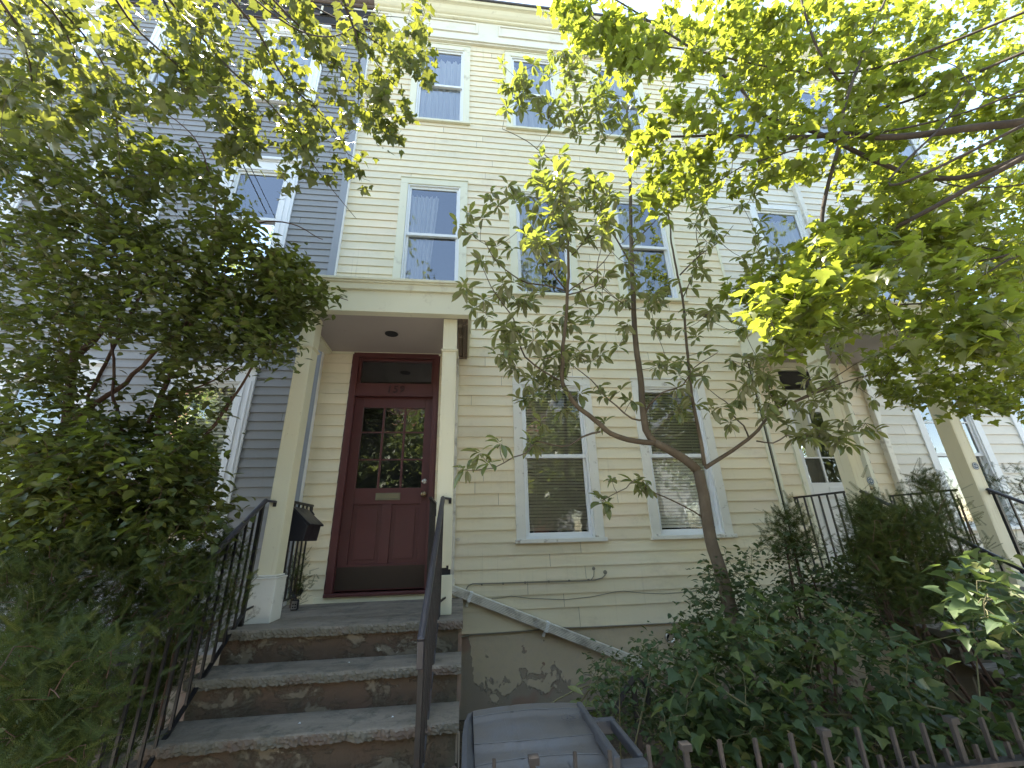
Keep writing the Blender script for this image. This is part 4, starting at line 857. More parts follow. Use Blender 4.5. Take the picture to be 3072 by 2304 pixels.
MAG_LIMBS=[([(2.032,-1.35,-0.393),(1.992,-1.35,-0.075),(1.999,-1.35,0.188),(1.996,-1.35,0.353),(1.99,-1.35,0.478)],0.052,0.045),
([(1.99,-1.35,0.478),(1.875,-1.36,0.581),(1.736,-1.37,0.662),(1.623,-1.38,0.719)],0.04,0.032),
([(1.623,-1.38,0.719),(1.559,-1.382,0.826),(1.558,-1.384,0.997),(1.578,-1.386,1.318),(1.583,-1.388,1.693),(1.63,-1.39,2.224),(1.689,-1.392,2.812),(1.766,-1.394,3.467),(1.854,-1.396,4.2),(1.899,-1.398,4.806),(1.985,-1.4,5.475)],0.03,0.008),
([(1.623,-1.38,0.719),(1.515,-1.416,0.711),(1.347,-1.453,0.726),(1.198,-1.489,0.769),(1.111,-1.526,0.828),(1.004,-1.562,0.903),(0.908,-1.599,0.961),(0.822,-1.635,1.063),(0.772,-1.672,1.154),(0.78,-1.708,1.293),(0.778,-1.745,1.397),(0.783,-1.781,1.469),(0.809,-1.818,1.671),(0.826,-1.854,1.879),(0.843,-1.891,2.092),(0.85,-1.927,2.439),(0.857,-1.964,2.806),(0.871,-2.0,3.272)],0.024,0.005),
([(1.102,-1.52,0.778),(0.928,-1.574,0.72),(0.809,-1.627,0.643),(0.668,-1.681,0.627),(0.535,-1.735,0.646),(0.442,-1.789,0.55),(0.346,-1.843,0.511),(0.199,-1.896,0.429),(0.07,-1.95,0.408)],0.009,0.003),
([(2.063,-1.35,0.501),(2.167,-1.385,0.564),(2.299,-1.42,0.639),(2.435,-1.455,0.726),(2.531,-1.49,0.802),(2.596,-1.525,0.884),(2.71,-1.56,0.984),(2.925,-1.595,1.051),(3.138,-1.63,1.133),(3.293,-1.665,1.186),(3.599,-1.7,1.265)],0.018,0.004),
([(2.719,-1.55,0.987),(2.934,-1.59,1.067),(3.062,-1.63,1.125),(3.2,-1.67,1.211),(3.43,-1.71,1.344),(3.517,-1.75,1.387)],0.008,0.003),
([(2.763,-1.5,1.003),(2.737,-1.508,1.091),(2.703,-1.517,1.152),(2.735,-1.525,1.266),(2.655,-1.533,1.298),(2.571,-1.542,1.337),(2.505,-1.55,1.391)],0.009,0.003),
([(2.061,-1.35,0.524),(2.05,-1.375,0.756),(2.031,-1.4,1.06),(2.033,-1.425,1.311),(2.051,-1.45,1.676),(2.083,-1.475,2.122),(2.064,-1.5,2.368),(2.051,-1.525,2.727),(2.061,-1.55,3.013),(2.032,-1.575,3.558),(2.059,-1.6,4.158)],0.022,0.005),
([(1.568,-1.38,0.924),(1.434,-1.417,0.913),(1.288,-1.453,1.022),(1.165,-1.49,1.119),(1.069,-1.527,1.227),(0.924,-1.563,1.322),(0.844,-1.6,1.392)],0.009,0.003),
([(1.581,-1.38,0.973),(1.595,-1.454,1.038),(1.698,-1.528,1.126),(1.839,-1.602,1.163),(1.934,-1.676,1.298),(2.122,-1.75,1.408)],0.01,0.003),
([(1.952,-1.35,0.103),(1.797,-1.371,0.19),(1.623,-1.393,0.266),(1.493,-1.414,0.32),(1.379,-1.436,0.394),(1.294,-1.457,0.328),(1.203,-1.479,0.296),(1.068,-1.5,0.234)],0.007,0.003),
([(0.857,-1.75,1.949),(0.707,-1.792,1.974),(0.503,-1.833,1.959),(0.368,-1.875,2.005),(0.237,-1.917,2.096),(0.166,-1.958,2.19),(0.135,-2.0,2.226)],0.008,0.003),
([(0.852,-1.75,1.961),(0.742,-1.837,2.028),(0.674,-1.925,2.057),(0.571,-2.013,2.114),(0.481,-2.1,2.166)],0.008,0.003),
([(0.862,-1.75,1.949),(1.029,-1.8,2.071),(1.178,-1.85,2.205),(1.234,-1.9,2.283)],0.007,0.003),
([(0.86,-1.75,1.919),(1.005,-1.837,1.922),(1.074,-1.925,1.949),(1.042,-2.013,2.014),(1.054,-2.1,2.111)],0.007,0.003),
([(0.892,-1.85,2.25),(0.97,-1.933,2.315),(1.091,-2.017,2.507),(1.118,-2.1,2.625)],0.006,0.003),
([(0.775,-1.65,1.156),(0.616,-1.686,1.239),(0.47,-1.721,1.339),(0.418,-1.757,1.48),(0.378,-1.793,1.635),(0.317,-1.829,1.711),(0.19,-1.864,1.898),(0.11,-1.9,2.089)],0.009,0.003),
([(1.685,-1.4,2.805),(1.742,-1.5,2.817),(1.962,-1.6,3.036),(2.018,-1.7,3.054)],0.008,0.003),
([(1.664,-1.4,2.504),(1.46,-1.46,2.892),(1.217,-1.52,3.209),(0.971,-1.58,3.53),(0.594,-1.64,3.843),(0.337,-1.7,3.908)],0.01,0.003),
([(2.09,-1.5,2.37),(2.268,-1.6,2.534),(2.443,-1.7,2.638),(2.544,-1.8,2.748)],0.008,0.003),
([(1.597,-1.4,2.012),(1.376,-1.45,2.131),(1.247,-1.5,2.2)],0.006,0.003),
([(2.064,-1.5,2.092),(2.317,-1.533,2.589),(2.313,-1.567,2.862),(2.459,-1.6,3.157)],0.006,0.003),
([(2.477,-1.42,0.754),(2.443,-1.436,0.854),(2.358,-1.452,0.94),(2.324,-1.468,1.042),(2.231,-1.484,1.098),(2.13,-1.5,1.184)],0.008,0.003),
([(2.548,-1.42,0.724),(2.67,-1.456,0.694),(2.784,-1.492,0.752),(2.873,-1.528,0.729),(3.077,-1.564,0.78),(3.273,-1.6,0.757)],0.007,0.003),
]
MAPLE_R_LIMBS=[([(4.625,-3.1,2.84),(3.971,-3.02,2.701),(3.651,-2.94,2.708),(3.329,-2.86,2.701),(3.089,-2.78,2.747),(2.856,-2.7,2.857),(2.655,-2.62,2.899),(2.303,-2.54,2.962),(2.119,-2.46,3.063),(1.854,-2.38,3.12),(1.638,-2.3,3.19)],0.036,0.008),
([(2.79,-2.6,2.992),(2.646,-2.575,3.083),(2.394,-2.55,3.229),(2.314,-2.525,3.57),(2.265,-2.5,3.686),(2.035,-2.475,4.095),(1.737,-2.45,4.448),(1.539,-2.425,4.713),(1.327,-2.4,4.96)],0.016,0.006),
([(2.011,-2.5,4.048),(1.677,-2.467,4.117),(1.522,-2.433,4.033),(1.184,-2.4,4.102)],0.008,0.003),
([(1.327,-2.4,4.96),(1.098,-2.4,4.674),(1.327,-2.4,4.317),(1.123,-2.4,4.501),(0.922,-2.4,4.795)],0.007,0.004),
([(2.89,-2.7,2.893),(2.92,-2.733,3.054),(3.028,-2.767,3.288),(3.274,-2.8,3.724),(3.529,-2.833,4.159),(3.682,-2.867,4.412),(3.861,-2.9,4.762)],0.013,0.008),
([(3.117,-2.7,3.484),(3.004,-2.74,3.445),(2.892,-2.78,3.631),(2.82,-2.82,3.804),(2.814,-2.86,4.246),(2.834,-2.9,4.529)],0.01,0.009),
([(2.784,-2.75,2.728),(2.465,-2.68,2.675),(2.235,-2.61,2.631),(2.074,-2.54,2.609),(1.861,-2.47,2.496),(1.581,-2.4,2.459)],0.007,0.003),
([(2.177,-2.4,3.147),(2.181,-2.367,3.341),(2.02,-2.333,3.449),(1.749,-2.3,3.586)],0.006,0.003),
([(3.426,-2.9,2.716),(3.584,-2.9,2.875),(3.785,-2.9,3.084),(4.052,-2.9,3.415)],0.008,0.003),
([(4.171,-3.0,1.87),(3.598,-2.886,1.657),(3.468,-2.771,1.658),(3.398,-2.657,1.686),(3.081,-2.543,1.555),(2.746,-2.429,1.394),(2.574,-2.314,1.343),(2.456,-2.2,1.289)],0.02,0.003),
([(4.215,-3.0,1.737),(3.612,-2.871,1.643),(3.318,-2.743,1.486),(3.205,-2.614,1.435),(3.043,-2.486,1.467),(2.746,-2.357,1.575),(2.348,-2.229,1.712),(2.114,-2.1,1.816)],0.016,0.003),
([(5.121,-2.6,1.988),(4.455,-2.42,1.925),(4.152,-2.24,1.795),(4.07,-2.06,1.628),(3.779,-1.88,1.393),(3.651,-1.7,1.183)],0.014,0.003),
([(5.385,-2.4,1.831),(4.584,-2.2,1.554),(4.276,-2.0,1.382),(4.051,-1.8,1.23),(3.967,-1.6,1.066)],0.012,0.003),
([(5.28,-3.1,3.592),(4.082,-3.04,2.958),(3.904,-2.98,3.039),(3.92,-2.92,3.265),(4.026,-2.86,3.578),(3.881,-2.8,3.805)],0.012,0.004),
([(4.283,-3.0,2.255),(3.895,-2.9,2.234),(3.779,-2.8,2.297),(3.616,-2.7,2.42),(3.429,-2.6,2.736)],0.012,0.004),
([(4.085,-3.0,1.739),(3.662,-2.85,1.674),(3.552,-2.7,1.844),(3.287,-2.55,2.071),(3.154,-2.4,2.445)],0.012,0.004),
]
MAPLE_L_LIMBS=[([(-2.53,-3.0,3.258),(-2.584,-2.833,3.182),(-2.573,-2.667,3.198),(-2.505,-2.5,3.082),(-2.498,-2.333,2.857),(-2.537,-2.167,2.651),(-2.615,-2.0,2.667)],0.008,0.002),
([(-2.284,-3.0,3.317),(-2.25,-2.833,3.251),(-2.213,-2.667,3.229),(-2.037,-2.5,3.157),(-1.991,-2.333,3.171),(-1.755,-2.167,3.183),(-1.592,-2.0,3.313)],0.009,0.002),
([(-2.028,-3.0,3.379),(-1.924,-2.862,3.259),(-1.88,-2.725,3.272),(-1.645,-2.587,3.06),(-1.421,-2.45,2.939),(-1.265,-2.312,2.784),(-1.178,-2.175,2.686),(-1.013,-2.037,2.526),(-0.912,-1.9,2.462)],0.01,0.002),
([(-1.715,-3.0,3.454),(-1.575,-2.85,3.357),(-1.467,-2.7,3.305),(-1.315,-2.55,3.084),(-1.084,-2.4,2.95),(-0.923,-2.25,2.763),(-0.872,-2.1,2.893)],0.01,0.002),
([(-1.434,-3.0,3.522),(-1.333,-2.84,3.427),(-1.197,-2.68,3.428),(-1.1,-2.52,3.443),(-0.815,-2.36,3.301),(-0.656,-2.2,3.185)],0.009,0.002),
([(-0.923,-3.0,3.531),(-0.86,-2.9,3.403),(-0.836,-2.8,3.383),(-0.816,-2.7,3.369),(-0.812,-2.6,3.259),(-0.83,-2.5,3.216),(-0.852,-2.4,3.111),(-0.898,-2.3,3.065)],0.009,0.002),
([(-0.88,-2.7,3.555),(-0.864,-2.575,3.608),(-0.739,-2.45,3.519),(-0.687,-2.325,3.564),(-0.639,-2.2,3.641)],0.006,0.002),
([(-0.799,-2.6,3.83),(-0.75,-2.467,4.087),(-0.601,-2.333,4.348),(-0.462,-2.2,4.495)],0.004,0.002),
([(-0.824,-2.6,3.602),(-0.714,-2.475,3.691),(-0.535,-2.35,3.741),(-0.459,-2.225,3.876),(-0.379,-2.1,3.98)],0.005,0.002),
([(-1.495,-2.6,3.771),(-1.338,-2.48,3.739),(-1.198,-2.36,3.683),(-1.055,-2.24,3.699),(-0.973,-2.12,3.714),(-0.812,-2.0,3.632)],0.006,0.002),
([(-1.42,-2.1,3.387),(-1.28,-2.033,3.269),(-1.164,-1.967,3.185),(-1.065,-1.9,3.424)],0.004,0.002),
([(-2.546,-3.2,2.642),(-2.576,-3.0,2.797),(-2.73,-2.8,2.922),(-2.831,-2.6,2.933),(-2.941,-2.4,2.786)],0.012,0.003),
([(-2.572,-3.2,2.706),(-2.487,-3.067,2.724),(-2.51,-2.933,2.716),(-2.59,-2.8,2.9)],0.01,0.004),
([(-2.465,-3.2,2.805),(-2.438,-2.975,2.922),(-2.526,-2.75,3.019),(-2.625,-2.525,3.006),(-2.749,-2.3,3.111)],0.01,0.003),
([(-2.655,-3.0,2.403),(-2.736,-2.75,2.597),(-2.98,-2.5,2.779),(-3.158,-2.25,2.987),(-3.169,-2.0,3.115)],0.009,0.003),
]
SHRUB_LIMBS=[([(-3.116,-1.3,0.054),(-3.122,-1.289,0.446),(-3.123,-1.278,0.64),(-3.074,-1.267,0.73),(-3.043,-1.256,0.848),(-3.113,-1.244,1.093),(-3.166,-1.233,1.265),(-3.221,-1.222,1.504),(-3.314,-1.211,1.85),(-3.468,-1.2,2.185)],0.05,0.02),
([(-3.179,-1.25,1.462),(-3.107,-1.238,1.614),(-3.067,-1.225,1.788),(-3.092,-1.212,2.11),(-3.152,-1.2,2.38)],0.028,0.01),
([(-2.993,-1.3,0.876),(-2.898,-1.317,0.978),(-2.77,-1.333,1.095),(-2.66,-1.35,1.201),(-2.566,-1.367,1.338),(-2.437,-1.383,1.54),(-2.226,-1.4,1.754)],0.022,0.008),
([(-2.416,-1.4,0.31),(-2.604,-1.38,0.896),(-2.717,-1.36,1.1),(-2.791,-1.34,1.344),(-2.965,-1.32,1.723),(-3.09,-1.3,2.052)],0.018,0.008),
([(-2.196,-1.4,0.085),(-2.282,-1.417,0.785),(-2.32,-1.433,1.04),(-2.282,-1.45,1.184),(-2.303,-1.467,1.503),(-2.212,-1.483,1.895),(-2.209,-1.5,2.213)],0.022,0.008),
([(-2.337,-1.4,1.024),(-2.176,-1.433,1.096),(-1.942,-1.467,1.198),(-1.731,-1.5,1.445)],0.01,0.004),
([(-1.852,-1.4,0.949),(-1.815,-1.42,1.051),(-1.753,-1.44,1.156),(-1.701,-1.46,1.319),(-1.705,-1.48,1.456),(-1.647,-1.5,1.674)],0.012,0.006),
([(-2.115,-1.4,0.305),(-1.903,-1.4,0.856),(-1.831,-1.4,1.085)],0.02,0.012),
([(-2.2,-1.5,1.885),(-1.828,-1.562,2.105),(-1.463,-1.625,2.032),(-1.162,-1.688,1.893),(-0.94,-1.75,1.786)],0.01,0.003),
([(-2.823,-1.3,2.324),(-3.148,-1.375,2.711),(-3.445,-1.45,2.994),(-3.774,-1.525,3.374),(-4.009,-1.6,3.666)],0.014,0.004),
([(-2.176,-1.5,2.061),(-2.226,-1.55,2.717),(-2.381,-1.6,3.233),(-2.571,-1.65,3.568),(-2.876,-1.7,3.787)],0.014,0.004),
([(-3.124,-1.4,2.691),(-3.113,-1.45,3.064),(-3.136,-1.5,3.269)],0.008,0.004),
([(-2.184,-1.5,2.401),(-1.859,-1.567,2.638),(-1.55,-1.633,2.602),(-1.224,-1.7,2.39)],0.01,0.003),
]

def link_limbs(tree, limbs, hub, hub_r, trunk_flags=()):
    for k, (pts, a, b) in enumerate(limbs):
        tree.limb(pts, a, b, trunk=(k in trunk_flags), n=10)
        if hub is not None:
            p0 = np.array(pts[0]); d = np.linalg.norm(p0 - hub, axis=None)
            if p0[1] < -2.45 and (abs(p0[0]) > 2.0 or p0[2] > 2.2):
                q = hub + np.array([0, 0, .0]); t0 = p0 - np.array(pts[1]); t0 = t0 / np.linalg.norm(t0); mid = p0 + t0 * d * .35
                tree.limb([tuple(q), tuple((q + mid) / 2 + np.array([0, 0, .15])), tuple(mid), tuple(p0)], min(hub_r, a * 1.5), a, n=8)
# ---- magnolia in front of the yellow house
T = Tree('magnolia_tree', 'slender young magnolia with forked brown trunk in front of the yellow house', 'tree', (2.05, -1.35, G), MT['bark_mag'], seed=11)
MAG_LIMBS[8] = (MAG_LIMBS[8][0], .016, .004)
MAG_LIMBS[0] = ([(2.09, -1.35, G)] + [(2.06, -1.35, -.9)] + MAG_LIMBS[0][0], .062, .044)
for k, (pts, a, b) in enumerate(MAG_LIMBS): T.limb(pts, a, b, trunk=k < 2, n=12, wob=.0015)
g = T.g
S_ = [vol(g, 42, [(1370, 660), (1500, 520), (1620, 560), (1640, 900), (1600, 1100), (1480, 1080), (1380, 960)], -2.0, -1.6),
      vol(g, 60, [(1600, 460), (1780, 440), (1860, 560), (1830, 760), (1700, 800), (1560, 700)], -2.5, -1.9),
      vol(g, 64, [(1480, 200), (1700, 150), (1850, 250), (1900, 420), (1750, 460), (1560, 330), (1500, 340)], -1.9, -1.4),
      vol(g, 34, [(1600, 0), (1900, 0), (2000, 400), (1850, 420), (1750, 200)], -1.8, -1.4),
      vol(g, 66, [(1850, 600), (2300, 560), (2380, 800), (2300, 1080), (2000, 1100), (1850, 900)], -1.9, -1.3),
      vol(g, 46, [(1680, 800), (2050, 850), (2150, 1180), (2000, 1260), (1700, 1200), (1600, 1050)], -1.7, -1.35),
      vol(g, 26, [(1480, 1000), (1700, 1000), (1750, 1180), (1560, 1220)], -1.8, -1.5),
      vol(g, 60, [(2100, 1080), (2500, 1000), (2640, 1100), (2620, 1350), (2400, 1330), (2250, 1250), (2120, 1300)], -1.8, -1.5),
      np.array([at(*q) for q in ((1395, 1410, -1.95), (1470, 1390, -1.92), (1500, 1330, -1.88), (1440, 1360, -1.9), (1622, 1270, -1.75), (1590, 1330, -1.75), (1600, 1340, -1.7), (1690, 1230, -1.6), (1815, 1270, -1.5), (1835, 1440, -1.45), (1905, 1450, -1.42), (1930, 1440, -1.42), (1800, 1500, -1.5), (1820, 1510, -1.5), (1940, 1460, -1.42), (1525, 560, -1.95), (1560, 330, -1.6), (1580, 260, -1.6), (1690, 250, -1.6))])]
tips, dirs = T.grow(np.concatenate(S_), droop=.05, lift=-.03, rmax=.0065, tip=.0022, sides=5, curl=.10)
k = g.integers(7, 13, len(tips)); i = np.repeat(np.arange(len(tips)), k); n = len(i); az = g.uniform(0, 2 * math.pi, n); el = g.uniform(-1.1, .9, n)
u = np.stack([np.cos(az) * np.cos(el), np.sin(az) * np.cos(el), np.sin(el)], 1)
scatter('foliage', MAGN, tips[i] + u * .012 + g.normal(0, .008, (n, 3)), u, g.uniform(.065, .135, n), g.normal(0, .35, n), MT['lf_mag'], T.t, g)
T.finish()
# ---- right maple
T = Tree('maple_tree', 'street maple whose long limb reaches in from the right edge with bright yellow-green leaves', 'tree', (4.6, -4.9, G), MT['bark_maple'], 'maples overhanging the sidewalk', seed=5)
T.limb([(4.7, -4.95, G), (4.65, -4.9, 0), (4.55, -4.85, 2.2), (4.4, -4.8, 4.5), (4.3, -4.9, 7)], .17, .07, True, 14)
T.limb([(4.4, -4.8, 4.2), (3.2, -5.6, 5.4), (1.8, -6.2, 6.2), (.4, -6.0, 6.6)], .07, .015, False, 10)
T.limb([(4.4, -4.8, 4.4), (3.4, -4.2, 5.6), (2.2, -3.6, 6.4)], .05, .012, False, 10)
for k_ in (9, 10, 11, 12, 13, 14, 15): MAPLE_R_LIMBS[k_] = (MAPLE_R_LIMBS[k_][0], MAPLE_R_LIMBS[k_][1] * .55, .003)
link_limbs(T, MAPLE_R_LIMBS, np.array([4.55, -4.85, 2.0]), .06)
g = T.g
HOLE = [(2080, 640), (2250, 560), (2520, 570), (2420, 700), (2330, 860), (2180, 850), (2090, 780)]
HOLE2 = [(2240, 1060), (2900, 1180), (3072, 1300), (3072, 1500), (2240, 1500)]
SKYH = [(1500, -20), (1650, 60), (1720, 40), (1640, -20)]
S_ = [vol(g, 380, [(2000, -60), (3150, -60), (3150, 560), (2600, 420), (2100, 200)], -2.8, -1.9, (), .3), vol(g, 1080, [(1750, 0), (3150, -60), (3150, 900), (2900, 880), (2750, 850), (2560, 700), (2500, 520), (2380, 540), (2200, 600), (1960, 640), (1860, 500), (1900, 380), (1960, 260), (1800, 130)], -2.85, -1.95, (HOLE,), .5),
      vol(g, 60, [(1600, -20), (1800, -20), (1960, 260), (1920, 420), (1860, 330), (1760, 160)], -2.7, -2.2, (), .5),
      vol(g, 460, [(2190, 830), (2330, 780), (2450, 660), (2560, 620), (3150, 800), (3150, 1130), (2850, 1100), (2600, 1010), (2420, 1040), (2280, 990)], -3.3, -2.2, (), .5),
      vol(g, 30, [(2150, 830), (2400, 780), (2450, 960), (2330, 1080), (2240, 960)], -2.6, -2.2),
      vol(g, 300, [(2580, 1030), (2850, 1000), (3150, 900), (3150, 1260), (2960, 1240), (2850, 1250), (2650, 1190), (2600, 1130)], -1.9, -1.2, (), .5),
      vol(g, 260, [(2560, 480), (3100, 500), (3100, 900), (2700, 800)], -2.0, -1.3, (), .5)]
seeds = np.concatenate(S_); tips, dirs = T.grow(seeds, droop=.08, rmax=.006, tip=.0012, curl=.13)
i, p, d = around(g, tips, dirs, (5, 9), .035, .16); n = len(i)
scatter('foliage', MAPLE, p, horiz_dirs(g, d, n, (-1.15, .15)), .032 + .052 * g.random(n) ** .9, g.normal(0, .34, n), MT['lf_maple'], T.t, g)
over = np.stack([g.uniform(1.0, 7.0, 240), g.uniform(-9.0, -4.8, 240), g.uniform(3.6, 8.5, 240)], 1)  # unseen crown behind and above the camera, added for shade and reflections
i2 = np.repeat(np.arange(240), 9); n2 = len(i2); scatter('foliage', MAPLE_S, over[i2] + g.normal(0, .16, (n2, 3)), horiz_dirs(g, np.zeros((n2, 3)), n2), g.uniform(.08, .13, n2), g.normal(0, .4, n2), MT['lf_far'], T.t, g)
T.grow(over[::3], rmax=.012, tip=.002, sides=3); T.finish()
# ---- left maple
T = Tree('maple_tree', 'street maple whose thin drooping twigs hang in from the top left over the gray house', 'tree', (-4.2, -5.6, G), MT['bark_maple'], 'maples overhanging the sidewalk', seed=6)
T.limb([(-4.3, -5.7, G), (-4.25, -5.6, 1), (-4.0, -5.5, 3.2), (-3.7, -5.4, 5.5), (-3.6, -5.4, 7.6)], .18, .06, True, 14)
T.limb([(-3.9, -5.45, 4.0), (-2.6, -4.6, 5.4), (-1.4, -3.8, 6.2)], .06, .012, False, 10)
link_limbs(T, MAPLE_L_LIMBS, np.array([-3.85, -5.45, 4.2]), .03)
g = T.g
S_ = [vol(g, 360, [(-60, -60), (640, 0), (700, 250), (500, 420), (300, 420), (0, 420)], -3.0, -1.9, (), .5),
      vol(g, 260, [(480, -20), (1280, -20), (1310, 210), (1190, 290), (1120, 330), (800, 330), (560, 230)], -2.9, -1.9, ([(930, 90), (1250, 60), (1200, -20), (930, -20)],), .5),
      vol(g, 110, [(600, 200), (1150, 280), (1180, 420), (1090, 400), (900, 460), (640, 520)], -2.7, -1.9, (), .4),
      vol(g, 26, [(820, 430), (1010, 400), (1110, 480), (1120, 540), (1050, 570), (960, 520), (850, 620)], -2.3, -1.8),
      vol(g, 26, [(1160, 150), (1290, 100), (1310, 260), (1190, 230)], -2.4, -2.0), vol(g, 30, [(1080, 330), (1230, 300), (1240, 400), (1180, 420), (1090, 400)], -2.4, -2.0)]
seeds = np.concatenate(S_); tips, dirs = T.grow(seeds, droop=.06, rmax=.005, tip=.0011)
i, p, d = around(g, tips, dirs, (3, 6), .035, .16); n = len(i)
scatter('foliage', MAPLE, p, horiz_dirs(g, d, n, (-1.5, .0)), g.uniform(.04, .078, n), g.normal(0, .45, n), MT['lf_maple_l'], T.t, g)
over = np.stack([g.uniform(-8.5, -1.5, 300), g.uniform(-9.5, -3.4, 300), g.uniform(4.6, 9.0, 300)], 1)  # crown leaves kept out of frame, added to shade the scene and fill reflections
over = np.array([q for q in over if (lambda v: not (abs(v[0]) < 1.33 * v[2] and abs(v[1]) < 1.0 * v[2] and v[2] > 0))(((q - CAM) @ RV, (q - CAM) @ UV, (q - CAM) @ WV))])
i2 = np.repeat(np.arange(len(over)), 9); n2 = len(i2); scatter('foliage', MAPLE_S, over[i2] + g.normal(0, .12, (n2, 3)), horiz_dirs(g, np.zeros((n2, 3)), n2), g.uniform(.08, .13, n2), g.normal(0, .4, n2), MT['lf_far'], T.t, g)
T.grow(over[::3], rmax=.012, tip=.002, sides=3); T.finish()
# ---- dark shrub tree on the left
T = Tree('shrub_tree', 'dense dark green small tree with reddish trunk in front of the gray house', 'tree', (-3.6, -1.35, G), MT['bark_shrub'], seed=8)
SHRUB_LIMBS[0] = ([(-3.6, -1.35, G)] + SHRUB_LIMBS[0][0], .065, .02)
for k, (pts, a, b) in enumerate(SHRUB_LIMBS):
    if k in (3, 4, 7): pts = [(pts[0][0] - .1, pts[0][1], G)] + list(pts)
    if k in (9, 10): pts = [tuple(np.array(pts[0]) + (-.2, .1, -1.2))] + list(pts)
    T.limb(pts, a, b, trunk=k < 1, n=10, wob=.003)
g = T.g
GAP1 = [(200, 990), (500, 960), (480, 1240), (230, 1230)]; GAP2 = [(560, 1130), (760, 1130), (700, 1480), (600, 1480)]; GAP3 = [(700, 1100), (900, 1000), (820, 1480), (690, 1500)]
S_ = [vol(g, 900, [(-60, 380), (250, 330), (420, 400), (600, 480), (700, 620), (830, 720), (960, 820), (940, 930), (880, 1080), (760, 1060), (500, 1000), (-60, 1000)], -2.1, -1.1, (), .3),
      vol(g, 90, [(700, 660), (900, 780), (1000, 850), (980, 905), (900, 960), (880, 1070), (760, 1000)], -2.0, -1.5, (), .3),
      vol(g, 500, [(-60, 960), (880, 1000), (860, 1200), (740, 1420), (700, 1620), (-60, 1640)], -1.9, -1.0, (GAP1, GAP2, GAP3), .4),
      vol(g, 400, [(-60, 1240), (300, 1300), (640, 1330), (640, 1640), (-60, 1680)], -2.2, -1.2, (), .4)]
seeds = np.concatenate(S_); tips, dirs = T.grow(seeds, droop=.0, lift=.05, rmax=.007, tip=.0012, curl=.15)
i, p, d = around(g, tips, dirs, (9, 15), .05, .25); n = len(i)
scatter('foliage', OVAL, p, horiz_dirs(g, d, n, (-.7, .25), .7), g.uniform(.045, .09, n), g.normal(0, .4, n), MT['lf_shrub'], T.t, g)
T.finish()
# ---- yews: flat sprays of needles on upright twigs
def spray_template():
    V = []; F = []; k = 12
    for i in range(k):
        t = (i + .5) / k; l = .21 * (1 - .5 * t)
        for sgn in (-1, 1):
            b = len(V); x0 = 0; V += [(0, t - .02, 0), (sgn * l * .95, t + .05, .035), (sgn * l, t + .075, .03), (0, t + .022, .0)]; F += [(b, b + 1, b + 2), (b, b + 2, b + 3)]
    b = len(V); V += [(-.008, 0, 0), (.008, 0, 0), (0, 1.05, .02)]; F += [(b, b + 1, b + 2)]
    b = len(V); V += [(0, .93, 0), (-.02, 1.0, .01), (0, 1.12, .02), (.02, 1.0, .01)]; F += [(b, b + 1, b + 2), (b, b + 2, b + 3)]
    return np.array(V), np.array(F)
SPRAY = spray_template()
def yew(label, base, vols, seed, grp='yew bushes', per=(9, 15), size=(.05, .10), up=.3):
    T = Tree('yew_bush', label, 'bush', base, MT['bark_shrub'], grp, seed=seed); g = T.g; b = np.array(base)
    seeds = np.concatenate([vol(g, *v[:4], (), .5, zmin=G + .05) for v in vols]); c = seeds.mean(0)
    for k in range(5):
        q = seeds[g.integers(len(seeds))] * .6 + c * .4; T.limb([tuple((b[0] * .4 + q[0] * .6, b[1], b[2])), tuple((b * (0, 0, 1) + q) / 2 + (q[0] / 2, q[1] / 2, 0) + g.normal(0, .03, 3)), tuple(q)], .014, .004, n=7)
    tips, dirs = T.grow(seeds, lift=.1, rmax=.006, tip=.0015, curl=.12); i, p, d = around(g, tips, dirs, per, .05, .12); n = len(i)
    a = g.uniform(0, 2 * math.pi, n); u = np.stack([np.cos(a), np.sin(a), g.uniform(-.25, 1.0, n)], 1) + d * .5 + np.array([0, 0, up])
    scatter('foliage', SPRAY, p, u, g.uniform(*size, n), g.normal(0, .6, n), MT['lf_yew'], T.t, g, .2); T.finish(); return T
yew('dark green yew bush filling the bottom left corner beside the iron railing', (-2.7, -1.9, G), [(420, [(-60, 1660), (300, 1600), (560, 1640), (640, 1740), (560, 1880), (380, 1960), (-60, 1960)], -2.2, -1.5), (260, [(-60, 1930), (380, 1950), (300, 2150), (260, 2330), (-60, 2330)], -2.9, -2.0)], 21)
yew('low yew growing behind the left stair railing, close to the steps', (-2.1, -1.3, G), [(300, [(540, 1640), (700, 1600), (760, 1700), (690, 1850), (500, 2100), (330, 2330), (260, 2330), (420, 1950)], -1.7, -.9)], 22)
yew('small yew sprig between the left porch column and the short railing with the mailbox', (-1.95, -.25, G), [(40, [(868, 1650), (900, 1620), (900, 1790), (862, 1800)], -.26, -.10)], 23, per=(4, 7), size=(.05, .09))
yew('big dark yew standing behind the bushes in front of the far right porch', (4.2, -1.9, G), [(380, [(2590, 1560), (2700, 1500), (2820, 1480), (2930, 1560), (2990, 1700), (3000, 1850), (2700, 1850), (2580, 1760)], -2.1, -1.5)], 24)
yew('narrow upright yew in front of the porch column beside the white door', (3.2, -1.6, G), [(150, [(2560, 1480), (2640, 1500), (2680, 1620), (2680, 1740), (2560, 1740), (2550, 1600)], -1.9, -1.5)], 25)
yew('small pointed yew against the yellow boards left of the white door', (2.9, -1.0, G), [(90, [(2330, 1530), (2400, 1530), (2460, 1640), (2420, 1700), (2300, 1680)], -1.3, -.9)], 26, per=(4, 7), size=(.06, .12))
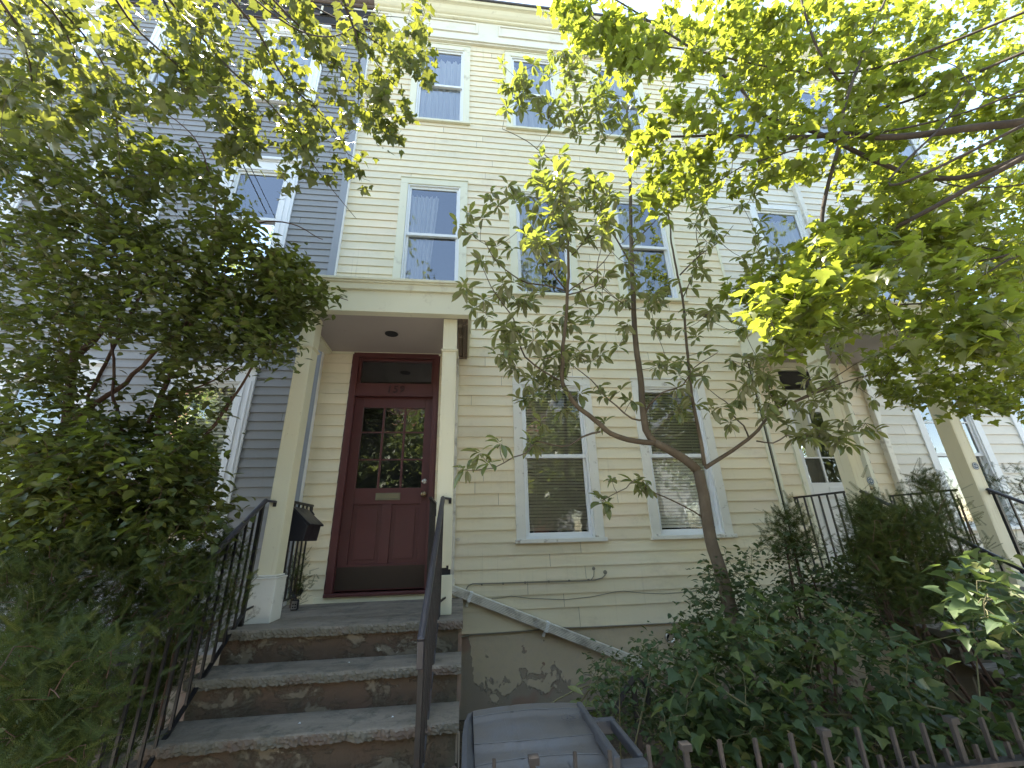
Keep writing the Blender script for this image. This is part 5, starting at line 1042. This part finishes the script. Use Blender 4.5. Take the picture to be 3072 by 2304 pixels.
yew('slim yew with long arching sprigs reaching over the iron porch rail at the right', (3.9, -1.3, G), [(30, [(2720, 1420), (2800, 1420), (2830, 1500), (2740, 1500)], -1.5, -1.2), (50, [(2900, 1400), (3150, 1400), (3150, 1700), (2990, 1650)], -.9, -.5)], 27, per=(3, 6), size=(.08, .14))
# ---- broad-leaved bushes at the lower right
def bush(name, label, base, vols, seed, mat, size, per, stems, tm=None, tilt=(-.6, .15), grp='broad-leaved bushes by the fence'):
    T = Tree(name, label, 'bush', base, MT['stem'], grp, seed=seed); g = T.g; b = np.array(base)
    seeds = np.concatenate([vol(g, *v[:4], (v[4] if len(v) > 4 else ()), .35, zmin=G + .04) for v in vols])
    for k in range(stems):
        q = seeds[g.integers(len(seeds))]; o = g.normal(0, .35, 3) * (1.6, .6, 0); T.limb([tuple(b + o), tuple((b + o) * .5 + q * .5 + g.normal(0, .1, 3) + (0, 0, .12)), tuple(q)], .0075, .003, n=6)
    tips, dirs = T.grow(seeds, lift=.12, rmax=.005, tip=.0014, curl=.14); i, p, d = around(g, tips, dirs, per, .04, .22); n = len(i)
    scatter('foliage', tm or HEART, p, horiz_dirs(g, d, n, tilt, .6), g.uniform(*size, n), g.normal(0, .42, n), mat, T.t, g); T.finish()
DK = [(2450, 1960), (2560, 1990), (2540, 2110), (2420, 2060)]; DK2 = [(2750, 1830), (2960, 1930), (3060, 2100), (2900, 2120), (2730, 1960)]
bush('leafy_bush', 'tall dark leafy bush rising against the yellow boards around the magnolia trunk', (2.6, -1.2, G), [(520, [(2040, 1830), (2130, 1700), (2240, 1640), (2330, 1600), (2520, 1640), (2700, 1740), (2700, 1900), (2300, 1950), (2080, 2000), (2000, 1940)], -1.7, -.8)], 31, MT['lf_vine'], (.035, .065), (5, 9), 12, OVAL)
bush('leafy_bush', 'broad bush with pointed heart-shaped leaves behind the right half of the iron fence', (2.4, -2.3, G), [(420, [(2280, 1780), (2560, 1800), (2760, 1900), (2740, 2130), (2600, 2330), (2050, 2330), (1960, 2200), (2040, 2050), (2160, 1900)], -2.6, -1.8, (DK,))], 32, MT['lf_vine'], (.04, .072), (5, 8), 14)
bush('leafy_bush', 'small-leaved low bush beside the trash cart, under the end of the downspout', (1.3, -1.9, G), [(200, [(1760, 1960), (1880, 1930), (2060, 1920), (2080, 2100), (1980, 2250), (1850, 2200), (1760, 2080)], -2.3, -1.2)], 33, MT['lf_vine'], (.025, .055), (5, 9), 10, OVAL)
bush('leafy_bush', 'large-leaved shrub at the right edge, one branch of it sunlit above the fence', (3.4, -2.4, G), [(190, [(2680, 1900), (2860, 1800), (3150, 1880), (3150, 2330), (2650, 2330), (2720, 2120)], -2.5, -1.8, (DK2,)), (30, [(2880, 1740), (3130, 1740), (3130, 1960), (2960, 1920)], -3.4, -3.15)], 34, MT['lf_vine'], (.045, .08), (3, 6), 10)
bush('seedling', 'tiny pale green seedling with whorled leaves just behind the trash cart', (1.02, -1.9, G), [(2, [(1760, 2080), (1790, 2080), (1790, 2110), (1760, 2110)], -2.1, -2.0)], 35, MT['lf_mag'], (.07, .10), (5, 6), 1, MAGN, (-.3, .8))
# ---- trees across the street
def street_tree(x, y, h, r, label, seed):
    T = Tree('street_tree', label, 'tree', (x, y, G), MT['bark_maple'], 'street trees across the road', seed=seed); g = T.g
    T.limb([(x, y, G), (x + .1, y, G + h * .25), (x, y + .1, G + h * .5), (x - .1, y, G + h * .8)], .2, .06, True, 10)
    for k in range(7): a = k * .9; z = G + h * (.35 + .06 * k); T.limb([(x, y, z), (x + math.cos(a) * r * .5, y + math.sin(a) * r * .5, z + .7), (x + math.cos(a) * r * .9, y + math.sin(a) * r * .9, z + 1.2)], .06, .015, n=6)
    NQ = 700; q = g.normal(0, 1, (NQ, 3)); q /= np.linalg.norm(q, axis=1, keepdims=True); q *= (g.random(NQ) ** .45)[:, None]; q = q * (r, r, h * .36) + (x, y, G + h * .66)
    T.grow(q[::2], rmax=.02, tip=.004, sides=3); i = np.repeat(np.arange(NQ), 12); n = len(i)
    scatter('foliage', MAPLE_S, q[i] + g.normal(0, .25, (n, 3)), horiz_dirs(g, np.zeros((n, 3)), n), g.uniform(.14, .22, n), g.normal(0, .5, n), MT['lf_far'], T.t, g); T.finish()
street_tree(-5.5, -16.4, 8.5, 2.6, 'leafy street tree across the road on the left', 41); street_tree(1.2, -16.6, 7.8, 2.4, 'leafy street tree across the road in front of the brick house', 42); street_tree(7.5, -16.4, 9.0, 2.8, 'leafy street tree across the road on the right', 43)
street_tree(14, -15.8, 9.0, 3.0, 'leafy street tree across the road at the far right', 46); street_tree(20, -14.5, 9.5, 3.2, 'wide leafy street tree far down the road on the right', 47); street_tree(-12, -16, 9.0, 3.0, 'leafy street tree across the road at the far left', 48)
street_tree(4.2, -15.9, 7.0, 2.2, 'smaller leafy street tree across the road between two taller ones', 44); street_tree(-2.2, -16.0, 7.5, 2.3, 'rounded leafy street tree across the road left of the brick house door', 45)
# fallen leaf scraps on the treads
for (x, z, y) in ((-.40, -1.0, -1.64), (-.93, -1.0, -1.63), (-.76, -.79, -1.30)):
    m = MB(); m.add([(x - .008, y, z + .003), (x, y - .006, z + .007), (x + .009, y + .002, z + .003), (x + .002, y + .008, z + .009)], [(0, 1, 2, 3)]); tag(m.build('paint_chip', MT['whitesticker']), 'pale paint chip lying on a stone tread of the front steps', 'paint chip', 'paint chips on the steps')
